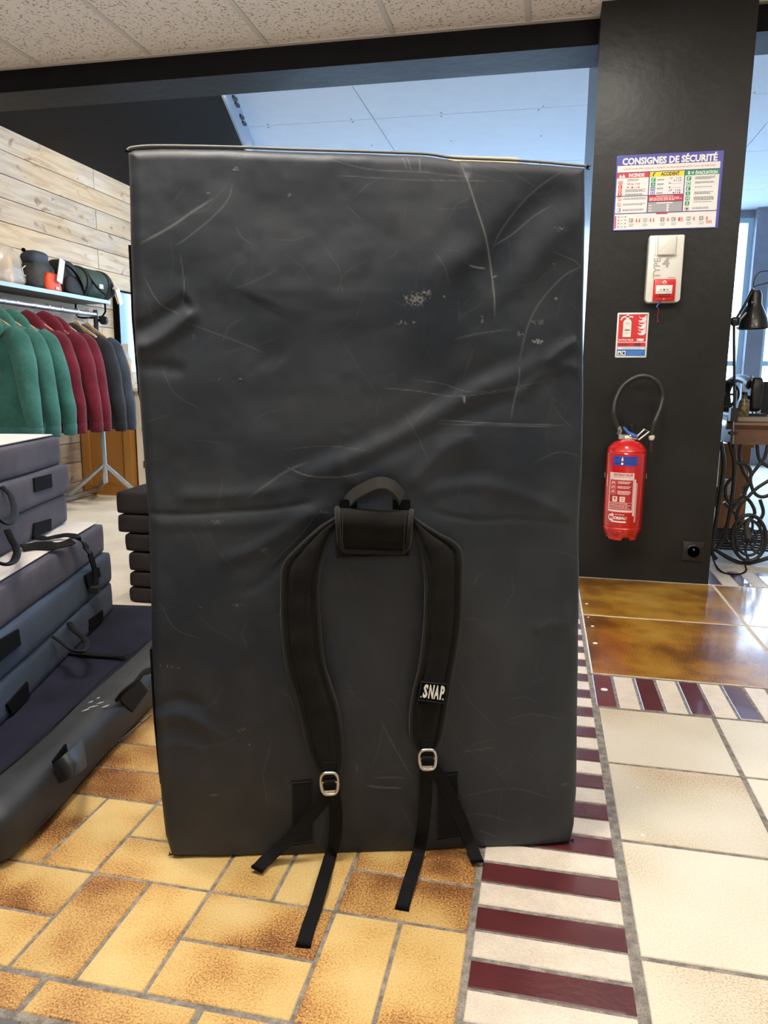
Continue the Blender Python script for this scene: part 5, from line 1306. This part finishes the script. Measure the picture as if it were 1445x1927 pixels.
pr.disc(.275, .265, .045, .035, WHT, 1, 14); pr.poly([(.25,.225),(.33,.225),(.34,.30),(.31,.315)], WHT, 1); pr.text('OREAU', .335, .245, .56, .280, WHT, 2, .04, slant=.01); crect(.30, .212, .56, .228, WHT, 1); pr.text('M', .255, .245, .325, .285, RED, 3, .05); pr.lines(.36, .54, (.298,), .006, WHT, 1)
keep(pr.build('labels', None), ex)
# valve, levers, hose
mb = MB(); mb.lathe([(R_*.34, zt2+.003), (R_*.36, zt2+.012), (R_*.30, zt2+.020), (R_*.20, zt2+.024)], 6, (cx0, YE, 0))
v0 = atY(1164, 822, YE); v1 = atY(1196, 824, YE); mb.box((v0.x, YE-.016, zt2+.006), (v1.x, YE+.016, zt2+.024))
keep(mb.build('valve_body', mat('cast_valve_metal', (.55, .53, .48), .4, metal=.8), smooth=40), ex)
E_ = lambda px, py, o=0.0: atY(px, py, YE-o)
keep(MB().tube([E_(1164, 818), E_(1167, 811), E_(1164, 803)], [.009, .010, .011], 8).build('hose_fitting', mat('chrome_fitting', (.7, .68, .64), .25, metal=1), smooth=40), ex)
keep(MB().tube([E_(1189, 818), E_(1189, 808), E_(1189, 803), E_(1188.5, 799), E_(1188.5, 796.5)], [.008, .009, .015, .017, .010], 14).build('push_knob', mat('black_plastic', (.012, .012, .013), .4), smooth=True), ex)
mb = MB(); mb.tube([E_(1173, 804, .012), E_(1180, 812, .012), E_(1186, 818, .012), E_(1198, 822, .012)], [.0045, .006, .010, .008], 8)
keep(mb.build('safety_clip', mat('blue_plastic', (.04, .13, .5), .4), smooth=True), ex)
keep(MB().ell(E_(1186, 821, .016), (.008, .008, .008), 10, 7).build('gauge', mat('brass', (.7, .5, .2), .3, metal=1), smooth=True), ex)
hd_ = [E_(1196, 824, .01), E_(1212, 808, .01), E_(1222, 812, .01), E_(1202, 828, .01)]
keep(MB().tube(hd_+[hd_[0]], .0042, 8).build('squeeze_handle', m_silver, smooth=50), ex)
hs = [(1164,806,0),(1159,792,0),(1155.5,777,.0),(1158.4,752.7,-.01),(1172,726.5,-.02),(1194,711,-.03),(1215.6,707.5,-.03),(1235,716,-.03),(1245,731,-.03),(1247,748,-.03),(1242.7,767,-.02),(1233,791,0),(1227,809,0),(1225.5,820,0)]
keep(MB().tube(smooth_path([E_(a, b, c) for a, b, c in hs], 6), .0098, 14).build('hose', mat('black_rubber_hose', (.018, .018, .018), .38), smooth=True), ex)
n0_, n1_ = E_(1226, 822), E_(1226, 828)
keep(MB().tube([E_(1226, 819), n0_+Vector((0, 0, -.002)), n1_], [.010, .013, .009], 14).build('nozzle_cap', mat('pale_grey_plastic', (.6, .6, .57), .4), smooth=40), ex)
keep(MB().tube([E_(1226, 828), E_(1224, 850)], .008, 10).build('nozzle', mat('dark_nozzle', (.03, .015, .015), .4), smooth=True), ex)
keep(MB().box((cx0-.02, YE+R_-.004, zs2-.14), (cx0+.02, YP, zs2-.02)).build('wall_bracket', m_velcro), ex)
st_ = [(cx0+(R_+.004)*math.cos(a), YE+(R_+.004)*math.sin(a), zs2-.10) for a in np.linspace(-.2, PI+.2, 16)]
keep(ribbon(st_, .02, [Vector((p_[0]-cx0, p_[1]-YE, 0)).normalized() for p_ in st_], .002).build('bracket_band', m_steel), ex)

# socket
a, b, c, d = P_(1283, 1018), P_(1326, 1020), P_(1283, 1055), P_(1324, 1056)
x0, x1, z1, z0 = (a.x+c.x)/2, (b.x+d.x)/2, (a.z+b.z)/2, (c.z+d.z)/2
so = thing('wall_socket', ((x0+x1)/2, YP-.005, (z0+z1)/2), 'black single power socket low on the black pillar', 'socket')
m_sock = mat('black_socket_plastic', (.012, .012, .012), .3)
slab(x0, z0, x1, z1, .004, YP, .009, m_sock, 'cover_plate', so)
xm, zm = (x0+x1)/2, (z0+z1)/2
M_ = Matrix.Translation((xm, YP-.009, zm)) @ Matrix.Rotation(PI/2, 4, 'X')
keep(MB().lathe([(.030, 0), (.030, .004), (.027, .006), (.0245, .006), (.0235, -.003), (.001, -.003)], 32, M=M_).build('socket_well', m_sock, smooth=40), so)
keep(MB().lathe([(.003, -.006), (.003, .006), (.001, .008)], 10, M=Matrix.Translation((xm, YP-.010, zm+.009)) @ Matrix.Rotation(PI/2, 4, 'X')).build('earth_pin', m_silver, smooth=40), so)

# ------------------------------------------------------------------ treadle table, sewing machine, lamp
YT = 3.66
T_ = lambda px, py, o=0.0: atY(px, py, YT-o)
m_iron = mat('black_cast_iron', (.020, .019, .018), .42, var=.3, vscale=20, bump=.3, bscale=60)
m_top = mat('dark_oak_top', (.16, .085, .050), .40, var=.25, vscale=9, stretch=(.2, 1, 1))
xt0 = T_(1371, 790).x; zt0 = T_(1400, 785).z; za1 = T_(1400, 808).z; za0 = T_(1400, 836).z
tb_ = thing('treadle_table', (xt0+.45, YT+.2, 0), 'old sewing table with scrolled cast-iron legs and treadle wheel beyond the pillar', 'table')
def kb(mb, nm, M, sm=False): return keep(mb.build(nm, M, smooth=sm), tb_)
kb(MB().box((xt0-.01, YT-.02, zt0-.018), (xt0+1.0, YT+.46, zt0)), 'table_top', mat('worn_pale_table_top', (.34, .27, .22), .35, var=.2, vscale=8))
kb(MB().loft([[Vector((x, YT-.012, zt0-.018)), Vector((x, YT-.030, zt0-.024)), Vector((x, YT-.033, zt0-.034)), Vector((x, YT-.022, zt0-.045)), Vector((x, YT-.012, za1)), Vector((x, YT+.0, za1))] for x in (xt0-.012, xt0+1.0)]), 'moulding', m_top, 40)
kb(MB().box((xt0+.012, YT-.010, za0), (xt0+1.0, YT+.44, za1)), 'apron', m_top)
def scroll(pts, r=.008, nm='scroll_bar', o=0.0, n=6):
    kb(MB().tube(smooth_path([T_(a, b, o) for a, b in pts], n), r, 8), nm, m_iron, True)
for sgn, off in ((1, 0.0), (-1, -.40)):
    scroll([(1356,831),(1362,870),(1358,910),(1352,950),(1346,990),(1341,1020),(1340,1040),(1348,1052)], .010, 'leg', off)
    scroll([(1341,1030),(1355,1040),(1375,1052),(1398,1060),(1425,1056),(1446,1050)], .010, 'foot_bar', off)
    scroll([(1380,831),(1382,880),(1378,930),(1372,970),(1362,1010),(1345,1036)], .009, 'leg', off)
    scroll([(1482,831),(1478,900),(1486,980),(1500,1040)], .010, 'leg', off)
    scroll([(1446,1050),(1475,1044),(1500,1048)], .010, 'foot_bar', off)
    if sgn < 0: continue
    scroll([(1395,831),(1392,858),(1398,885),(1408,905),(1402,925),(1388,945),(1376,960)], .008)
    scroll([(1372,831),(1384,868),(1400,872),(1412,885),(1410,905),(1396,920)], .008)
    scroll([(1424,831),(1428,862),(1440,875),(1456,880),(1472,866),(1480,840)], .008); scroll([(1446,831),(1438,862),(1424,880),(1412,900),(1418,925),(1432,935),(1450,930),(1466,915),(1479,905)], .008)
    scroll([(1480,880),(1462,895),(1425,918),(1405,938),(1392,952),(1386,975),(1394,992)], .008)
    scroll([(1376,900),(1366,915),(1366,935),(1376,948),(1388,940)], .008)
    scroll([(1396,930),(1412,945),(1420,965),(1410,980),(1398,985)], .008); scroll([(1430,940),(1436,965),(1426,985)], .008)
    scroll([(1362,945),(1374,958),(1384,968),(1392,985)], .007); scroll([(1360,1000),(1368,1018),(1380,1026)], .007)
    scroll([(1376,960),(1366,990),(1352,1012)], .006); scroll([(1350,960),(1347,940),(1352,915)], .007)
wc = (1409.5, 1012)
def ringpx(rx, ry, r, nm, o=.03):
    pts = [T_(wc[0]+rx*math.cos(a), wc[1]+ry*math.sin(a), o) for a in np.linspace(0, 2*PI, 37)]
    kb(MB().tube(pts, r, 8, cap=False), nm, m_iron, True)
ringpx(32, 43, .0085, 'wheel_rim'); ringpx(25, 33, .0070, 'wheel_ring'); ringpx(14, 18, .0050, 'wheel_ring')
for k in range(8):
    a = 2*PI*k/8+.2; pts = [T_(wc[0]+rr_w*32*math.cos(a+.25*math.sin(rr_w*4)), wc[1]+rr_w*43*math.sin(a+.25*math.sin(rr_w*4)), .03) for rr_w in (.12, .4, .7, 1)]
    kb(MB().tube(smooth_path(pts, 3), [.009]+[.006]*9, 6), 'wheel_spoke', m_iron, True)
hub = T_(*wc, .03); kb(MB().lathe([(.014, -.02), (.022, -.01), (.022, .012), (.010, .025)], 16, M=Matrix.Translation(hub) @ Matrix.Rotation(PI/2, 4, 'X')), 'wheel_hub', m_iron, 40)
kb(MB().tube([T_(1408, 1012, .045), T_(1404, 990, .045), T_(1410, 975, .045)], [.018, .012, .008], 8), 'crank', mat('worn_iron', (.10, .09, .08), .35, metal=.6), True)
# treadle plate
tp = MB(); q0 = T_(1350, 1046, -.05)
for k in range(9): tp.box((q0.x, q0.y+.03*k, .055+.006*k), (q0.x+.34, q0.y+.03*k+.012, .065+.006*k))
for k in range(2): tp.box((q0.x+.33*k, q0.y, .050), (q0.x+.33*k+.012, q0.y+.26, .062))
o = kb(tp, 'treadle_plate', m_iron); o['kind'] = 'stuff'
kb(MB().box((T_(1367, 900).x, YT+.06, T_(1367, 935).z), (T_(1388, 900).x, YT+.075, T_(1367, 905).z)), 'name_plate', m_steel)
# wooden chest behind the frame
ch = thing('wooden_chest', (T_(1378, 1000, -.55).x, YT+.62, 0), 'orange varnished wooden chest seen through the iron treadle frame', 'chest')
xa_, xb_ = T_(1342, 1000, -.5).x, T_(1408, 900, -.5).x; zc_ = T_(1400, 842, -.5).z
keep(MB().box((xa_, YT+.5, .03), (xb_, YT+.85, zc_)).build('body', mat('orange_varnished_wood', (.42, .17, .045), .35, var=.25, vscale=4, stretch=(1, 1, .2), coat=.3)), ch)
keep(MB().box((xa_-.01, YT+.49, 0), (xb_+.01, YT+.86, .05)).build('plinth', m_amber2), ch)
keep(MB().box((xa_-.01, YT+.49, zc_), (xb_+.01, YT+.86, zc_+.02)).build('lid', m_amber), ch)

# sewing machine (seen from its needle end)
sm = thing('sewing_machine', (T_(1405, 785).x, YT+.2, zt0), 'black antique sewing machine standing on the old treadle table', 'sewing machine')
def sb_(mb, nm, M=m_iron, s_=True): return keep(mb.build(nm, M, smooth=s_), sm)
o_ = -.16
sb_(sblock(T_(1420, 742, o_), (.030, .05, .080), .45, .12), 'needle_head')
for px_ in (1414, 1421): sb_(MB().tube([T_(px_, 722, o_), T_(px_, 706 if px_ == 1414 else 711, o_)], .005, 8), 'thread_post', m_steel)
sb_(MB().tube([T_(1416, 765, o_), T_(1416, 784, o_)], .004, 8), 'needle_bar', m_steel); sb_(MB().tube([T_(1423, 765, o_), T_(1423, 781, o_)], .004, 8), 'presser_bar', m_steel)
sb_(MB().tube([T_(1410, 748, o_+.02), T_(1404, 748, o_+.02), T_(1402, 748, o_+.02)], [.007, .018, .014], 12), 'tension_dial')
ar = smooth_path([T_(1364, 738, o_-.28), T_(1372, 722, o_-.26), T_(1388, 712, o_-.2), T_(1404, 716, o_-.08), T_(1414, 724, o_)], 5)
sb_(MB().tube(ar, [np.interp(i/(len(ar)-1), [0, .5, 1], [.026, .019, .026]) for i in range(len(ar))], 14), 'arm')
sb_(MB().tube([T_(1364, 738, o_-.28), T_(1366, 758, o_-.28), T_(1366, 779, o_-.28)], [.026, .024, .040], 14), 'pillar')
hw = T_(1364, 742, o_-.20); pts = [hw+Vector((.062*math.cos(a), 0, .062*math.sin(a))) for a in np.linspace(0, 2*PI, 25)]
sb_(MB().tube(pts, .008, 8, cap=False), 'hand_wheel')
for k in range(3):
    a = 2*PI*k/3; sb_(MB().tube([hw, hw+Vector((.06*math.cos(a), 0, .06*math.sin(a)))], .005, 6), 'wheel_spoke')
sb_(MB().box((T_(1370, 785, o_).x, YT+.10, zt0), (T_(1436, 785, o_).x, YT+.34, zt0+.012)), 'bed', m_iron, False)
# brush bottle
bo = thing('oil_bottle', T_(1397, 786, -.03), 'small dark patterned bottle with a thin pale spout beside the sewing machine', 'bottle')
bq = T_(1397, 786, -.03); bq.z = zt0
keep(MB().lathe([(.024, 0), (.026, .01), (.025, .06), (.012, .085), (.010, .10)], 20, bq).build('body', mat('gold_flecked_bottle', (.03, .028, .02), .3, col2=(.35, .29, .12), vscale=60), smooth=50), bo)
keep(MB().tube([bq+Vector((-.004, 0, .10)), bq+Vector((-.012, 0, .16))], .003, 6).build('spout', m_alarm, smooth=True), bo)
keep(MB().lathe([(.013, .10), (.013, .112)], 14, bq).build('cap', m_sock, smooth=40), bo)
# dark screen at the right edge
sc_ = thing('dark_case', T_(1450, 780, -.3), 'dark rectangular case behind the sewing machine at the right photo edge', 'case')
q0 = T_(1430, 786, -.32); q1 = T_(1432, 718, -.32)
keep(MB().box((q0.x, q0.y, zt0), (q0.x+.30, q0.y+.08, q1.z)).build('shell', mat('dark_blue_case', (.012, .016, .030), .6)), sc_)
keep(MB().box((q0.x+.1, q0.y-.01, q1.z), (q0.x+.2, q0.y+.03, q1.z+.02)).build('handle', m_sock), sc_)

# desk lamp clamped to the table
dl = thing('desk_lamp', T_(1383, 790), 'black jointed desk lamp with a bell shade clamped to the sewing table', 'lamp')
m_lamp = mat('black_lamp_enamel', (.022, .022, .022), .32, coat=.3)
def lp(mb, nm, M=m_lamp, s_=True): return keep(mb.build(nm, M, smooth=s_), dl)
L_ = lambda px, py, o=.05: atY(px, py, YT-o)
lp(MB().tube([L_(1382, 786), L_(1381.5, 700), L_(1381, 612)], .0062, 10), 'lower_arm')
lp(MB().tube([L_(1385, 760), L_(1386, 735)], .0045, 8), 'spring', m_steel)
lp(MB().box((-.016, -.02, -.03), (.016, .02, .03), Matrix.Translation(L_(1380, 780))), 'clamp', m_lamp, False)
lp(MB().tube([L_(1380, 790), L_(1378.5, 835)], .0045, 8), 'clamp_screw', m_steel)
lp(sblock(L_(1378, 815), (.020, .014, .008), .6), 'thumb_nut')
lp(sblock(L_(1383, 605), (.018, .012, .020), .6), 'elbow')
lp(MB().tube([L_(1385, 600, .06), L_(1402, 572, .06), L_(1416, 545, .06)], .0055, 10), 'upper_arm')
lp(MB().tube([L_(1389, 604, .04), L_(1406, 577, .04)], .0045, 8), 'upper_arm')
lp(MB().tube([L_(1392, 601, .08), L_(1404, 588, .08)], .0062, 8), 'spring', m_steel)
for q_ in ((1416.5, 543), (1415, 569), (1420, 568), (1385, 602), (1387, 617)): lp(MB().ell(L_(*q_, .075), (.005, .005, .005), 8, 6), 'joint_bolt', m_silver)
s0_, s1_ = L_(1421, 545, .02), L_(1417, 619, .02)
ax = (s1_-s0_).normalized(); LH = (s1_-s0_).length; rs_ = (L_(1445.5, 618, .02)-L_(1391, 618, .02)).length/2+.004
Mq = Matrix.Translation(s0_) @ ax.to_track_quat('Z', 'Y').to_matrix().to_4x4()
lp(MB().lathe([(rs_*.10, 0), (rs_*.34, .004), (rs_*.46, .022), (rs_*.47, LH*.38), (rs_*.62, LH*.50), (rs_*.86, LH*.72), (rs_*.98, LH*.93), (rs_, LH), (rs_*.97, LH-.001), (rs_*.93, LH*.90), (rs_*.55, LH*.50), (rs_*.30, LH*.42)], 40, M=Mq), 'shade', m_lamp, 45)
lp(MB().ell(s0_+ax*LH*.66, (.026, .026, .034), 14, 10), 'bulb', mat('white_bulb_glass', (.75, .75, .72), .3))
lp(MB().tube(smooth_path([L_(1418, 545, .03), L_(1419, 528, .03), L_(1427, 514, .03), L_(1438, 510, .03), L_(1455, 510, .03)], 5), .0022, 6), 'cable')
lp(MB().tube(smooth_path([L_(1416, 543, .03), L_(1425, 537, .03), L_(1438, 534, .03), L_(1455, 529, .03)], 5), .0022, 6), 'cable')
cbp = [(1340,1038),(1341,1050),(1346,1062),(1354,1073),(1366,1079),(1382,1081),(1396,1079),(1404,1073),(1402,1064)]
cd_ = MB().tube(smooth_path([atZ(a, b, .004) for a, b in cbp], 6), .0035, 8).build('power_cable', m_velcro, smooth=True)
tag(cd_, 'thin black power cable looping on the striped tiles below the treadle table', 'cable')
